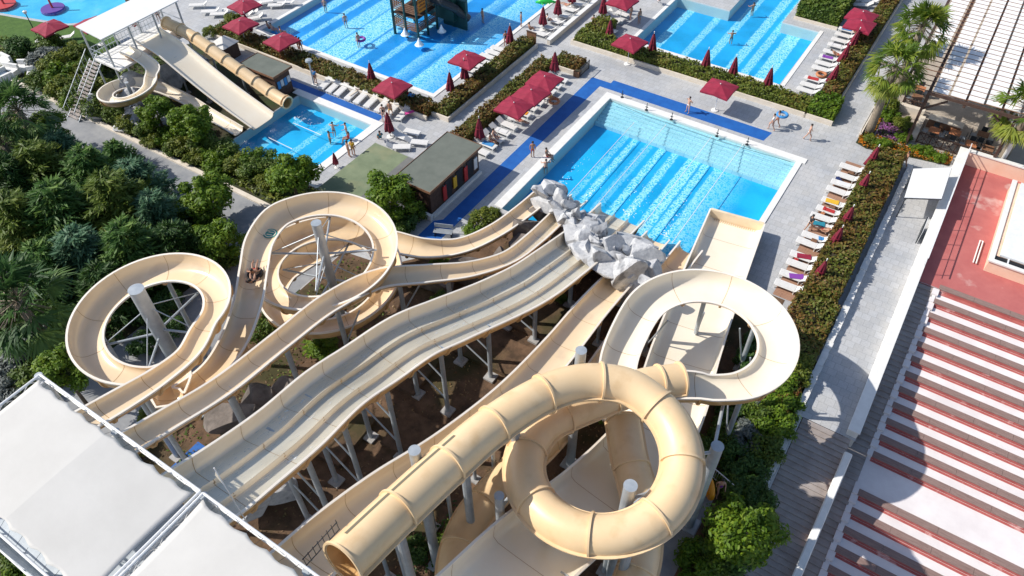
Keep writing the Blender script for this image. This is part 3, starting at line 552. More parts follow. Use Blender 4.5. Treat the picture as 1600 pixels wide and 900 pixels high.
def tube(name,label,cat,pts,r,fl=3.0,group=None,shell='tube_shell',open_from=None,strip=None):
    Q=spline(pts); F=frames(Q); base=(Q[-1,0],Q[-1,1],0); t=thing(name,label,cat,base,0,group); n=28
    circ=lambda rr:(lambda i:[(rr*math.cos(-2*math.pi*k/n),rr*math.sin(-2*math.pi*k/n)) for k in range(n)])
    mb=MB(); sweep(mb,Q,F,circ(r),0,closed=True); sweep(mb,Q,F,circ(r-.05),1,closed=True,flip=True)
    for e in (0,-1):
        T,Sd,U=F; vs=[Q[e,:3]+Sd[e]*a+U[e]*b for rr in (r,r-.05) for a,b in circ(rr)(0)]; fs=[(k,(k+1)%n,n+(k+1)%n,n+k) for k in range(n)]
        mb.add(vs,[f if e==0 else f[::-1] for f in fs],0)
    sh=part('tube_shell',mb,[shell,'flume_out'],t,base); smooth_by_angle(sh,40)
    for s in (-1,1):                                   # bolted edge where the upper and lower shells meet
        mb=MB(); q=[(s*(r-.01),-.05),(s*(r+.13),-.05),(s*(r+.13),.03),(s*(r-.01),.03)]
        sweep(mb,Q,F,lambda i:(q if s<0 else q[::-1]),0,closed=True); part('edge_flange',mb,shell,t,base)
    stp=max(2,int(fl/.3)); js=list(range(0,len(Q)-1,stp))+[len(Q)-1]
    for j in js:
        mb=MB(); rr=[(r+.003,-.05),(r+.105,-.05),(r+.105,.05),(r+.003,.05)]; vs=[]
        for ra,d in rr:
            for k in range(n): a=2*math.pi*k/n; vs.append(Q[j,:3]+F[0][j]*d+F[1][j]*ra*math.cos(a)+F[2][j]*ra*math.sin(a))
        mb.add(vs,[(b_*n+k,b_*n+(k+1)%n,((b_+1)%4)*n+(k+1)%n,((b_+1)%4)*n+k) for b_ in range(4) for k in range(n)]); f_=part('joint_flange',mb,shell,t,base); smooth_by_angle(f_,40)
    if strip:
        i0,i1,ang=strip; mb=MB(); a0,a1=R(ang-5),R(ang+5)
        sweep(mb,Q[i0:i1],tuple(f[i0:i1] for f in F),lambda i:[((r+.006)*math.cos(a),(r+.006)*math.sin(a)) for a in (a1,(a0+a1)/2,a0)],0); part('painted_shadow_strip',mb,'shadow_line_paint',t,base)  # dark strip painting in the shadow line beside the raised shell edge
    return t,Q,F
def arc(c,r,a0,a1,z0,z1,hl,hr,n=None):
    n=n or max(3,int(abs(a1-a0)/22)); o=[]
    for k in range(n+1):
        f=k/n; a=R(a0+(a1-a0)*f); o.append((c[0]+r*math.cos(a),c[1]+r*math.sin(a),z0+(z1-z0)*f,hl,hr))
    return o
# S1: the double loop slide
c1=(-31.45,11.55); c2=(-28.9,21.9)
p=[(-26.8,4.6,10.5,.45,.5),(-26.75,6.5,10.0,.45,.55),(-26.7,8.6,9.5,.4,.75),(-26.95,10.6,9.1,.35,.9)]+arc(c1,3.6,12,334,8.75,7.35,.34,.98)[0:]
p+=[(-27.1,8.6,7.3,.4,.9),(-26.6,10.9,7.2,.45,.75),(-27.2,13.1,7.15,.55,.55),(-28.7,15.6,7.1,.6,.5),(-30.6,17.9,7.0,.7,.45),(-32.1,19.8,6.9,.85,.4)]
p+=arc(c2,3.95,180,-540,6.8,2.35,.98,.36)
p+=[(-32.0,25.0,2.25,.95,.4),(-29.6,27.5,2.05,.9,.4),(-26.6,28.7,1.85,.75,.45),(-24.6,30.6,1.65,.5,.6),(-23.5,33.5,1.4,.45,.7),(-23.2,37.0,.95,.45,.6),(-23.2,40.6,.45,.45,.45)]
loop_slide,Q1,F1=flume('water_slide','tan open slide with a left loop, stacked spiral and riders on it','water slide',p,1.5)
# S2
p=[(-23.6,4.6,11.2,.5,.5),(-23.7,7.0,10.3,.5,.5),(-24.0,10.2,9.0,.5,.5),(-24.7,14.5,7.6,.55,.55),(-25.15,18.6,6.5,.65,.45),(-24.7,22.2,5.5,.7,.42),(-23.0,24.9,4.6,.62,.45),(-21.3,27.3,3.9,.5,.55),(-20.2,30.2,3.1,.45,.68),(-20.15,33.4,2.3,.45,.6),(-20.4,36.6,1.5,.45,.5),(-20.6,38.4,1.0,.45,.45),(-20.7,41.2,.35,.45,.45)]
s2,Q2,F2=flume('water_slide','single tan open slide snaking under the left spiral to the white rocks','water slide',p,1.32)
# S3: three lanes
def lanes(W_,nl,h,rh):
    def f(i):
        o=[(-W_/2-.10,h),(-W_/2-.06,h*.55),(-W_/2+.02,h*.22)]; lw=W_/nl
        for k in range(nl):
            x0=-W_/2+lw*k
            for u in (.08,.2,.35,.5,.65,.8,.92): o.append((x0+lw*u, .06*(abs(u-.5)*2)**3))
            if k<nl-1: o+= [(x0+lw-.05,rh*.8),(x0+lw,rh),(x0+lw+.05,rh*.8)]
        return o+[(W_/2-.02,h*.22),(W_/2+.06,h*.55),(W_/2+.10,h)]
    return f
p=[(-18.5,4.4,11.8),(-18.5,6.4,11.1),(-18.9,9.6,9.7),(-19.5,13,8.4),(-19.6,15.8,7.35),(-19.3,18.8,6.75),(-18.7,21.5,5.9),(-17.9,25.4,4.5),(-17.3,28.5,3.65),(-17.05,31.5,2.9),(-16.95,35.0,1.9),(-16.9,38,1.0),(-16.9,41.2,.35)]
p=[q+(.7,.7) for q in p]
s3,Q3,F3=flume('water_slide','wide three-lane open slide with pale ridges between the wet lanes','water slide',p,3.7,inner='flume_wet',prof_fn=lanes(3.5,3,.72,.30),fl=3.2)
# S4
p=[(-13.7,4.4,10.5,.7,.7),(-13.7,7,9.6,.8,.7),(-13.6,10.2,8.2,.9,.6),(-13.2,14.3,6.5,.85,.55),(-13.0,19.5,4.8,.7,.55),(-13.1,24.9,3.5,.6,.6),(-13.3,29.5,2.6,.6,.6),(-13.4,34,1.5,.6,.6),(-13.4,37,1.0,.6,.6),(-13.4,40.4,.35,.6,.6)]
s4,Q4,F4=flume('water_slide','broad open slide left of the big tube that runs under it to the rocks','water slide',p,(2.5,1.75),inner='flume_in',fl=3.2,sq=3.2)
# S5: big closed tube, ring, then open loop, then small closed tube under the ring
c5=(-6.3,16.95); rr5=3.62; tz=lambda a:0
p=[(-11.75,6.0,12.35),(-11.6,8.6,11.85),(-11.35,11.6,11.3),(-10.95,14.6,10.85),(-10.1,17.4,10.55),(-8.9,19.35,10.3)]
p+=[q[:3] for q in arc(c5,rr5,105,-205,10.1,7.75,0,0)]
p+=[(-8.0,21.6,7.15),(-6.9,23.3,6.95),(-5.5,24.75,6.75)]
tube_slide,Q5,F5=tube('tube_slide','big tan closed tube slide with a full ring, joint flanges and an open mouth','tube slide',p,.92,fl=3.0,strip=(2,24,118))
c5b=(-5.75,29.2)
p=[(-5.9,24.4,5.75,.6,.9),(-4.6,25.2,5.7,.5,.95)]+arc(c5b,4.1,-62,172,5.6,4.75,.42,1.05)+[(-9.75,27.6,4.65,.5,.95),(-9.3,25.2,4.55,.6,.8),(-8.2,23.0,4.45,.8,.8),(-7.3,21.8,4.4,.9,.9)]
loop_open,Q5b,F5b=flume('water_slide','pale open loop slide on the right, fed by the end of the big tube','water slide',p,2.0,inner='flume_pale',fl=3.2)
p=[(-7.2,21.7,5.25),(-5.9,19.9,5.1),(-4.2,17.9,4.85),(-3.0,15.3,4.6),(-3.0,12.4,4.4),(-4.6,9.9,4.15),(-7.6,8.9,3.95),(-10.2,10.2,3.75),(-11.4,13.0,3.5),(-11.3,16.2,3.15),(-10.9,19.0,2.85),(-10.8,20.6,2.6)]
s5c,Q5c,F5c=tube('tube_slide','narrower closed tan tube curving low beneath the big ring','tube slide',p,.90,fl=2.8)
p=[(-10.8,20.2,1.72,.75,.75),(-10.75,24,1.4,.75,.75),(-10.85,28.5,1.05,.75,.75),(-10.95,33,.8,.75,.75),(-10.9,37,.55,.75,.75),(-10.8,40.6,.35,.75,.75)]
s5d,Q5d,F5d=flume('water_slide','short straight tan run between the rocks and the right loop, ending in the pool','water slide',p,1.7,sq=3.4)
# S6: wide family slide
p=[(-7.1,4.4,11.4),(-7.0,8,9.4),(-6.9,12,7.1),(-6.2,17,4.6),(-5.7,22,3.05),(-6.0,26,2.15),(-6.9,30.5,1.35),(-8.0,37.5,.75),(-9.1,45.4,.45)]; p=[q+(.75,.75) for q in p]
s6,Q6,F6=flume('water_slide','very wide pale flat-bottomed family slide ending in a walled runout on the pool','water slide',p,4.1,inner='flume_pale',prof_fn=lanes(3.9,1,.78,.3),fl=3.5)
e=Q6[-1]; mb=MB(); T,Sd,U=F6; a=e[:3]-Sd[-1]*2.05; b_=e[:3]+Sd[-1]*2.05
mb.bar(a+np.array([0,0,.42]),b_+np.array([0,0,.42]),.22,.85); part('end_wall',mb,'flume_in',s6,(e[0],e[1]))
mb=MB(); mb.bar(a+T[-1]*.22+np.array([0,0,.1]),b_+T[-1]*.22+np.array([0,0,.1]),.16,.5); part('end_bumper',mb,'black',s6,(e[0],e[1]))
mb=MB(); q0=e[:3]-T[-1]*.9
for k in np.linspace(-1.9,1.9,24): mb.bar(q0+Sd[-1]*k+T[-1]*.55+np.array([0,0,.03]),q0+Sd[-1]*k+T[-1]*.78+np.array([0,0,.06]),.03,.03)
part('drain_grating',mb,'flume_out',s6,(e[0],e[1]))
# teal badge and the step pads on the first loop slide
i=int(np.argmin(np.hypot(Q1[:,0]+32.75,Q1[:,1]-20.9)+(np.abs(Q1[:,2]-6.85)*2))); mb=MB()
vs=[Q1[i,:3]+F1[1][i]*.46*math.cos(2*math.pi*k/24)+F1[0][i]*.46*math.sin(2*math.pi*k/24)+F1[2][i]*.05 for k in range(24)]; mb.add(vs,[tuple(range(24))]); part('round_badge',mb,'teal',loop_slide,(Q1[-1,0],Q1[-1,1]))
mb=MB(); vs=[]
for ra in (.37,.31):
    vs+=[Q1[i,:3]+F1[1][i]*ra*math.cos(2*math.pi*k/24)+F1[0][i]*ra*math.sin(2*math.pi*k/24)+F1[2][i]*.056 for k in range(24)]
mb.add(vs,[(k,(k+1)%24,24+(k+1)%24,24+k) for k in range(24)])
for s_ in (-.12,.12): c_=Q1[i,:3]+F1[0][i]*s_+F1[2][i]*.056; mb.add([c_-F1[1][i]*.22-F1[0][i]*.035,c_+F1[1][i]*.22-F1[0][i]*.035,c_+F1[1][i]*.16+F1[0][i]*.035,c_-F1[1][i]*.16+F1[0][i]*.035],[(0,1,2,3)])
part('badge_emblem',mb,'flume_wet',loop_slide,(Q1[-1,0],Q1[-1,1]))
def film(t,Q,F,offs,w,i0=0,i1=None):
    i1=i1 or len(Q); mb=MB(); Fs=tuple(f[i0:i1] for f in F); Qs=Q[i0:i1]
    for o_ in offs: sweep(mb,Qs,Fs,lambda i:[(o_-w/2,.035),(o_-w/4,.022),(o_,.018),(o_+w/4,.022),(o_+w/2,.035)],0,flip=True)
    part('water_film',mb,'water_film',t,(Q[-1,0],Q[-1,1]))
film(s2,Q2,F2,[0],.5,len(Q2)-40);
for k in (-1,0,1): film(s3,Q3,F3,[k*3.5/3],.8)
# ------------------------------------------------------------------ steel masts and props
def mast(name,label,x,y,zt,r,arms=(),z0=-.2,group=None):
    """arms: list of (end point, height on mast, thick)"""
    t=thing(name,label,'support post',(x,y,0),0,group); mb=MB(); mb.lathe((x,y,0),[(0,z0),(r*1.0,z0),(r,zt),(r*1.06,zt+.001),(r*1.06,zt+.03),(0,zt+.04)],20); o=part('mast',mb,'steel',t,(x,y)); smooth_by_angle(o,40)
    part('base_plate',MB().box(x-r*1.7,x+r*1.7,y-r*1.7,y+r*1.7,.0,.10),'steel',t,(x,y))
    for e,h,w in arms: part('strut',MB().tube([(x,y,h),tuple(e)],w,8),'steel',t,(x,y))
    return t
def ring_arms(c,r,zfun,hm,n=5,off=0,w=.07):
    o=[]
    for k in range(n):
        a=R(off+360*k/n); e=(c[0]+r*math.cos(a),c[1]+r*math.sin(a),zfun(math.degrees(a)%360)); o.append((e,e[2]-.15,w)); o.append((e,e[2]+hm,w*.45)); 
    return o
mast('slide_mast','thick grey mast standing inside the far left loop',c1[0]+.1,c1[1]-.1,11.1,.40,ring_arms(c1,3.0,lambda a:8.0-.5*(a/360),1.9,5,20))
mast('slide_mast','grey mast rising through the stacked spiral loops',c2[0]+.05,c2[1],9.0,.31,ring_arms(c2,3.4,lambda a:6.5,1.7,4,35)+ring_arms(c2,3.4,lambda a:4.1,1.5,4,20)+ring_arms(c2,3.4,lambda a:1.9,1.2,4,50))
def nearest(Q,x,y,zmin=None):
    d=np.hypot(Q[:,0]-x,Q[:,1]-y)
    if zmin is not None: d=d+np.abs(Q[:,2]-zmin)
    return Q[int(np.argmin(d))]
def prop(x,y,zt,r=.13,label='',brace=None,group=None):
    t=thing('support_post',label,'support post',(x,y,0),0,group); part('post',MB().tube([(x,y,-.3),(x,y,zt)],r,12),'steel',t,(x,y)); part('footing',MB().box(x-r*2.4,x+r*2.4,y-r*2.4,y+r*2.4,-.1,.16),'concrete',t,(x,y)); part('head_plate',MB().box(x-r*1.5,x+r*1.5,y-r*1.5,y+r*1.5,zt-.06,zt),'steel',t,(x,y))
    for e in brace or (): part('strut',MB().tube([tuple(e[0]),tuple(e[1])],.055,7),'steel',t,(x,y))
    return t
# props under S3: pairs with cross braces
for n_,(yy,dx) in enumerate(((9.5,1.2),(12.2,1.2),(15.6,1.2),(19.4,1.2),(23.3,1.2),(27.6,1.1),(31.6,1.1))):
    q=nearest(Q3,-18.6,yy); zt=q[2]-.12
    for s in (-1,1):
        other=(q[0]-s*dx,q[1]); br=[((q[0]+s*dx,q[1],zt*.55),(other[0],other[1],zt*.85)),((q[0]+s*dx,q[1],zt*.22),(other[0],other[1],zt*.5))] if s>0 and zt>3 else None
        prop(q[0]+s*dx,q[1],zt,.15,f'{"left" if s<0 else "right"} grey post of the {ORD[n_]} pair under the three-lane slide',br,'posts under the three-lane slide')
for n_,yy in enumerate((10.2,14.6,18.9,22.6,26.4,30.5)):
    q=nearest(Q2,-23,yy); x=q[0]+.1; prop(x,q[1],q[2]-.1,.16 if n_ else .2,f'grey post under the single snaking slide, {ORD[n_]} from the tower',[((x,q[1],q[2]*.45),(q[0]+1.0,q[1]+.9,q[2]*.9))] if n_ in (2,3) else None,'posts under the snaking slide')
for n_,yy in enumerate((9.5,13,16.8,21,25.4,29.6)):
    q=nearest(Q4,-13,yy)
    for s in (-1,1): prop(q[0]+s*.7,q[1],q[2]-.1,.11,f'{"left" if s<0 else "right"} slim post of the {ORD[n_]} pair under the broad slide',None,'posts under the broad slide')
for n_,yy in enumerate((8,12,16,20.5,25.5)):
    q=nearest(Q6,-6,yy)
    for s in (-1,1): prop(q[0]+s*1.5,q[1],q[2]-.1,.13,f'{"left" if s<0 else "right"} grey post of the {ORD[n_]} pair under the family slide',None,'posts under the family slide')
for n_,(px,py,qz) in enumerate(((-26.7,7.6,9.6),(-33.9,14.2,7.9),(-34.3,9.6,7.6),(-29.8,8.2,7.2))): prop(px,py,qz,.14,['grey post by the tower under the start of the double loop slide','grey post under the far side of the far left loop','grey post under the left rim of the far left loop','grey post where the far left loop passes under itself'][n_])
# ring masts
rm=lambda a,z:(c5[0]+(rr5)*math.cos(R(a)),c5[1]+rr5*math.sin(R(a)),z)
mast('slide_mast','grey mast with a round cap inside the big ring, on its near right',-4.45,16.0,9.9,.30,[(rm(20,8.2),8.6,.09),(rm(35,8.0),7.4,.07),(rm(-60,7.6),7.8,.09)])
mast('slide_mast','short grey mast on the near left of the big ring',-9.35,12.9,8.9,.22,[(rm(215,7.6),7.6,.09)])
mast('slide_mast','grey mast behind the big tube where it enters the ring',-9.6,20.6,11.0,.27,[((-8.9,19.4,9.3),9.2,.1)])
mast('slide_mast','grey mast left of the big tube below its second flange',-12.6,11.4,12.0,.26,[((-11.4,11.4,10.2),10.2,.1)])
mast('slide_mast','grey mast on the right side of the big ring under the open loop',-2.1,20.9,8.4,.30,[(rm(42,8.2),7.9,.09),((-3.2,26.2,5.4),6.6,.09),((-5.2,24.4,5.4),6.2,.07)])
for n_,(x,y) in enumerate(((-11.6,8.6),(-11.4,12.9),(-10.6,15.9))):
    q=nearest(Q5,x,y,11); prop(x+.2,y,q[2]-.86,.22,f'thick grey column under the big tube, {ORD[n_]} from its mouth',None,'columns under the big tube')
for n_,a in enumerate((200,262,320)): q=rm(a,0); prop(q[0],q[1],[6.9,7.6,8.2][n_],.24,['grey column under the left side of the big ring','grey column under the near side of the big ring','grey column under the right side of the big ring'][n_])
for n_,a in enumerate((-35,10,60,110,160)):
    x,y=c5b[0]+4.1*math.cos(R(a)),c5b[1]+4.1*math.sin(R(a)); q=nearest(Q5b,x,y); prop(x,y,q[2]-.1,.15,['grey post under the near right of the open loop','grey post under the right rim of the open loop','grey post under the far right of the open loop','grey post under the far side of the open loop','grey post under the left rim of the open loop'][n_],[((x,y,.6),(x-1.3*math.cos(R(a)),y-1.3*math.sin(R(a)),q[2]-.3))])
# ------------------------------------------------------------------ start tower with its two canvas roofs
LT=(-17,2); tw=thing('slide_tower','tall steel start tower under two big white canvas roofs','tower',(-17,2,0))
part('deck',MB().box(-27.6,-5.6,-.8,5.0,10.3,10.55),'steel',tw,LT)
for x in (-27.3,-22.2,-17.05,-11.8,-5.9):
    for y in (-.5,4.7): part('column',MB().tube([(x,y,-13 if x>-6 else -.2),(x,y,14.3)],.17,12),'steel',tw,LT)
mb=MB()
for yy in (-.75,):
    for zz in (11.1,11.6): mb.bar((-27.6,yy,zz),(-5.6,yy,zz),.05)
    for x in np.arange(-27.6,-5.5,1.5): mb.bar((x,yy,10.55),(x,yy,11.6),.05)
part('railing',mb,'white_steel',tw,LT)
mb=MB()
for i in range(40): mb.box(-28.9,-27.65,-.8-.3*(i+1),-.8-.3*i-.01,10.2-.26*i,10.24-.26*i)
part('stairs',mb,'steel',tw,LT)
def sail(name,label,x0,x1,y0,y1,z,ridge):
    t=thing(name,label,'canopy',((x0+x1)/2,(y0+y1)/2,0)); loc=((x0+x1)/2,(y0+y1)/2)
    nx,ny=40,24; vs=[];fs=[]
    def P(u,v):
        bow=.10; xx=x0+(x1-x0)*u; yy=y0+(y1-y0)*v
        sx=bow*math.sin(math.pi*v); sy=bow*math.sin(math.pi*u); sc=.14*abs(math.sin(math.pi*u*9))
        xx+=(sx if u<.5 else -sx)*abs(1-2*u)**3; yy+=(sy+(sc if v<.5 or 1 else 0))*abs(1-2*v)**8*(1 if v<.5 else -1)
        h=ridge*(1-abs(2*u-1))**1.0 if ridge>0 else 0
        zz=z+h+.05*math.sin(math.pi*u)*math.sin(math.pi*v)
        return (xx,yy,zz)
    for i in range(nx+1):
        for j in range(ny+1): vs.append(P(i/nx,j/ny))
    for i in range(nx):
        for j in range(ny): a=i*(ny+1)+j; fs.append((a,a+ny+1,a+ny+2,a+1))
    mb=MB(); mb.add(vs,fs); o=part('canvas',mb,'canvas',t,loc); md=o.modifiers.new('thickness','SOLIDIFY'); md.thickness=.02; smooth_by_angle(o,4)
    zf=z+.02; d=.17
    for (a,b) in (((x0-d,y0-d),(x1+d,y0-d)),((x0-d,y1+d),(x1+d,y1+d)),((x0-d,y0-d),(x0-d,y1+d)),((x1+d,y0-d),(x1+d,y1+d))):
        mb=MB(); A=Vector((a[0],a[1],zf)); B=Vector((b[0],b[1],zf)); mb.tube([A,B],.055,8); lo=Vector((0,0,-.45)); mb.tube([A+lo,B+lo],.045,8); n=int((B-A).length/.55)
        for k in range(n): mb.tube([A.lerp(B,k/n)+(lo if k%2 else Vector()),A.lerp(B,(k+1)/n)+(Vector() if k%2 else lo)],.016,5)
        part('truss',mb,'white_steel',t,loc)
    mb=MB()
    for k in range(1,18):
        u=k/18
        for (v,yo) in ((0,y0-d),(1,y1+d)): p_=P(u,v); mb.tube([p_,(p_[0]+.04,yo,zf)],.008,4)
    part('lacing',mb,'dark_steel',t,loc)
    return t
sail('canopy_roof','huge white canvas roof panel with a soft ridge at the lower left corner',-26.85,-17.3,-.15,4.55,14.5,.22)
sail('canopy_roof','right white canvas roof panel of the start tower, next to the truss gap',-16.8,-6.2,-.15,4.55,14.5,.22)
t=thing('flag','small tan flag on a thin white pole beside the tower truss','flag',(-16.5,5.3,10.6)); part('pole',MB().tube([(-16.5,5.35,11.2),(-16.5,5.35,15.9)],.025,6),'white_steel',t,(-16.5,5.3,10.6))
mb=MB(); mb.add([(-16.5,5.35,15.7),(-16.85,5.36,15.0),(-16.6,5.38,14.3),(-16.5,5.35,14.4)],[(0,1,2,3)]); f_=part('cloth',mb,'flume_pale',t,(-16.5,5.3,10.6)); md=f_.modifiers.new('thickness','SOLIDIFY'); md.thickness=.01
t=thing('ladder','small dark metal ladder rail beside the mouth of the big tube','railing',(-12.7,5.6,11)); mb=MB()
mb.bar((-13.2,5.3,12.2),(-13.2,7.2,12.0),.03); mb.bar((-13.2,5.3,11.6),(-13.2,7.2,11.4),.03)
for k in range(8): y=5.35+k*.26; mb.bar((-13.2,y,11.5),(-13.2,y,12.25),.025)
part('rails',mb,'dark_steel',t,(-12.7,5.6,11))
# ------------------------------------------------------------------ rocks
def rock_mesh(name, rx, ry, rz, seed, mt, sub=3, rough=.28):
    bm=bmesh.new(); bmesh.ops.create_icosphere(bm, subdivisions=sub, radius=1); r=np.random.default_rng(seed)
    pl=[(lambda d:(d/np.linalg.norm(d), r.uniform(.34,.78)))(r.normal(size=3)) for _ in range(15)]; ph=r.uniform(0,6,6)
    for v in bm.verts:
        p=np.array(v.co); 
        for d,h in pl:
            k=p@d
            if k>h: p=p-d*(k-h)
        n=.5*math.sin(p[0]*5+ph[0])*math.sin(p[1]*6+ph[1])+.5*math.sin(p[2]*7+ph[2]+p[0]*4)+.6*math.sin(p[0]*11+ph[3])*math.sin(p[1]*12+ph[4]); p=p*(1+rough*.22*n); v.co=(p[0]*rx,p[1]*ry,p[2]*rz)
    me=bpy.data.meshes.new(name); bm.to_mesh(me); bm.free(); me.materials.append(MATS[mt]); return me
def rock_group(name,label,base,rocks,mt,cat='rocks'):
    t=thing(name,label,cat,base)
    for i,(x,y,z,rx,ry,rz,rot) in enumerate(rocks):
        o=link('boulder',rock_mesh('boulder',rx*1.6,ry*1.45,rz*1.25,i*13+int(abs(x)*7),mt,4,.045),t); o.location=(x-base[0],y-base[1],z-base[2]); o.rotation_euler=(rot*.3,rot*.5,rot)
    return t
RW=[]
def rk(px,py,z,rx,ry,rz,rot): a=at(px,py,z); RW.append((a.x,a.y,z,rx,ry,rz,rot))
rk(858,300,1.8,1.0,.9,.9,.3); rk(866,318,1.7,1.25,1.1,.8,.1); rk(880,338,1.9,1.2,1.1,.8,.7); rk(897,350,2.1,1.1,.9,.8,1.5); rk(893,330,1.0,.8,.7,.9,2.1); rk(872,305,.9,.7,.8,.8,1)
rk(905,368,2.2,1.3,1.1,.85,.4); rk(918,372,2.3,1.0,1.1,.8,2.5); rk(915,392,2.4,1.2,1.0,.8,1.1); rk(932,398,2.5,1.25,1.0,.75,.2); rk(925,385,1.9,1.2,1.1,.7,2.0); rk(945,410,2.4,1.2,1.0,.8,1.8)
rk(955,420,2.6,1.2,1.1,.9,.6); rk(975,425,2.7,1.3,1.2,1.0,2.9); rk(992,418,2.6,1.2,1.1,1.1,1.3); rk(1003,402,2.2,1.2,1.1,1.1,.9); rk(1012,420,1.7,1.1,1.3,1.5,2.4); rk(1000,440,1.6,1.3,1.2,1.4,.5); rk(985,452,1.2,1.0,1.1,1.3,1.9)
rk(985,385,1.9,1.2,.9,.7,.2); rk(968,388,1.6,1.0,.8,.6,1.2); rk(1010,392,1.4,.9,.9,1.1,2.2); rk(950,388,1.3,.9,.8,.6,.4); rk(1004,455,.7,1.2,1.1,1.0,.9)
for k in range(34):
    px,py,zz=[(858+150*f,300+135*f,1.9+1.0*f) for f in [random.random()]][0]; s_=random.uniform(.35,.8); rk(px+random.uniform(-16,16),py+random.uniform(-12,14),zz+random.uniform(-.2,.5),s_*random.uniform(.8,1.5),s_,s_*random.uniform(.5,1.1),random.uniform(0,3))
rock_group('rock_arch','jumbled pale artificial rocks bridging the slide ends at the pool',(-17,37,0),RW,'rock_white')
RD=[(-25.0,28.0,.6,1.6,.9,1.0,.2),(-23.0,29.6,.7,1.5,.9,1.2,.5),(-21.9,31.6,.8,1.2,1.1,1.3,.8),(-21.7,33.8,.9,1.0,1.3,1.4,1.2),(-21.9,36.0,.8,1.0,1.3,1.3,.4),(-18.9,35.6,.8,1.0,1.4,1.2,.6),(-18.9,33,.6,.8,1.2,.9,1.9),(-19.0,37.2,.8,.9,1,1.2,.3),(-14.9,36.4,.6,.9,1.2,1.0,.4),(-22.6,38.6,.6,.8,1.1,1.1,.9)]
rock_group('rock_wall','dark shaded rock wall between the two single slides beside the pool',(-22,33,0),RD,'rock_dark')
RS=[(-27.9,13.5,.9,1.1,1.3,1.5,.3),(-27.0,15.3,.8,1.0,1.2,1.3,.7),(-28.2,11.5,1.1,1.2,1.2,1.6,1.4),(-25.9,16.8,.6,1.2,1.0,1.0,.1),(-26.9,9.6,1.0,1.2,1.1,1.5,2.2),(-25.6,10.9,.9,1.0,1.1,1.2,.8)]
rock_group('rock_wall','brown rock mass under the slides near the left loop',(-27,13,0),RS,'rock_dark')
RC=[(-22.8,8.4,1.6,.9,1.0,1.5,.2),(-23.9,9.3,1.8,.8,.9,1.6,.9),(-22.0,9.9,1.2,1.0,.9,1.2,1.7),(-24.6,7.9,1.0,1.1,.8,1.2,.5)]
rock_group('rock_wall','pale rocks beside the tower truss and the blue mat',(-23,9,0),RC,'rock_white')
# ------------------------------------------------------------------ flat roofed huts
def hut(name,label,x0,x1,y0,y1,h,roofm='roof_felt',over=.25):
    c=((x0+x1)/2,(y0+y1)/2); t=thing(name,label,'hut',(*c,0))
    mb=MB()
    mb.box(x0,x1,y0,y0+.12,0,h); mb.box(x0,x1,y1-.12,y1,0,h); mb.box(x0,x0+.12,y0+.122,y1-.122,0,h); mb.box(x1-.12,x1,y0+.122,y1-.122,0,h); part('wall',mb,'wood_dark',t,c)
    part('roof',MB().box(x0-over,x1+over,y0-over,y1+over,h+.003,h+.12),roofm,t,c); mb=MB()
    for a in ((x0-over-.03,x1+over+.03,y0-over-.03,y0-over),(x0-over-.03,x1+over+.03,y1+over,y1+over+.03),(x0-over-.03,x0-over,y0-over,y1+over),(x1+over,x1+over+.03,y0-over,y1+over)): mb.box(a[0],a[1],a[2],a[3],h-.05,h+.17)
    part('fascia',mb,'wood_brown',t,c); return t,c
t,c=hut('kiosk','dark timber kiosk with a flat grey-green roof beside the shaded blue walkway',-33.0,-29.95,33.9,40.5,2.55)
for i,y in enumerate((36.2,37.7,39.2)): part('door',MB().box(-29.95,-29.9,y-.42,y+.42,.1,2.1),'black',t,c)
for i,(y,m_) in enumerate(((35.6,'cloth_red'),(37.0,'cloth_yellow'),(38.5,'cloth_red'),(39.9,'cloth_white'))):
    o=thing('hanging_towel',['red towel hanging on the kiosk wall, nearest the camera','yellow inflatable ring cover hanging on the kiosk wall','small red flag board on the kiosk wall','white notice hanging at the far end of the kiosk wall'][i],'towel',(-29.8,y,1.2)); part('cloth',MB().box(-29.88,-29.80,y-.22,y+.22,.5+.3*(i%2),1.9),m_,o,(-29.8,y,1.2)); part('peg',MB().box(-29.9,-29.78,y-.03,y+.03,1.9,1.96),'steel',o,(-29.8,y,1.2))
part('base_kerb',MB().box(-29.88,-29.6,33.7,40.4,0,.28).box(-33,-29.6,33.3,33.6,0,.5),'coping',t,c)
t=thing('pump_house','low sunken pump house with pale green flat roof and a grey strip','hut',(-36.5,35,0)); c=(-36.5,35)
part('wall',MB().box(-39.55,-33.4,31.3,38.4,0,.38),'cream_wall',t,c); part('roof',MB().box(-39.6,-35.9,31.2,38.45,.383,.5),'roof_moss',t,c); part('grey_roof_strip',MB().box(-35.897,-34.6,31.2,38.45,.383,.5),'roof_grey',t,c); part('side_roof',MB().box(-34.597,-33.35,34.6,38.45,.383,.47),'roof_moss',t,c); part('side_roof_grey',MB().box(-34.597,-33.35,31.2,34.597,.383,.47),'roof_grey',t,c)
t,c=hut('bar_hut','small timber hut with a dark flat roof at the end of the small tube slide',-56.2,-52.2,39.3,41.2,2.45)
for i in range(4): part('poster',MB().box(-52.2,-52.16,39.5+.42*i,39.84+.42*i,1.0+.1*(i%2),1.75),'cloth_white' if i%2 else 'cloth_blue',t,c)
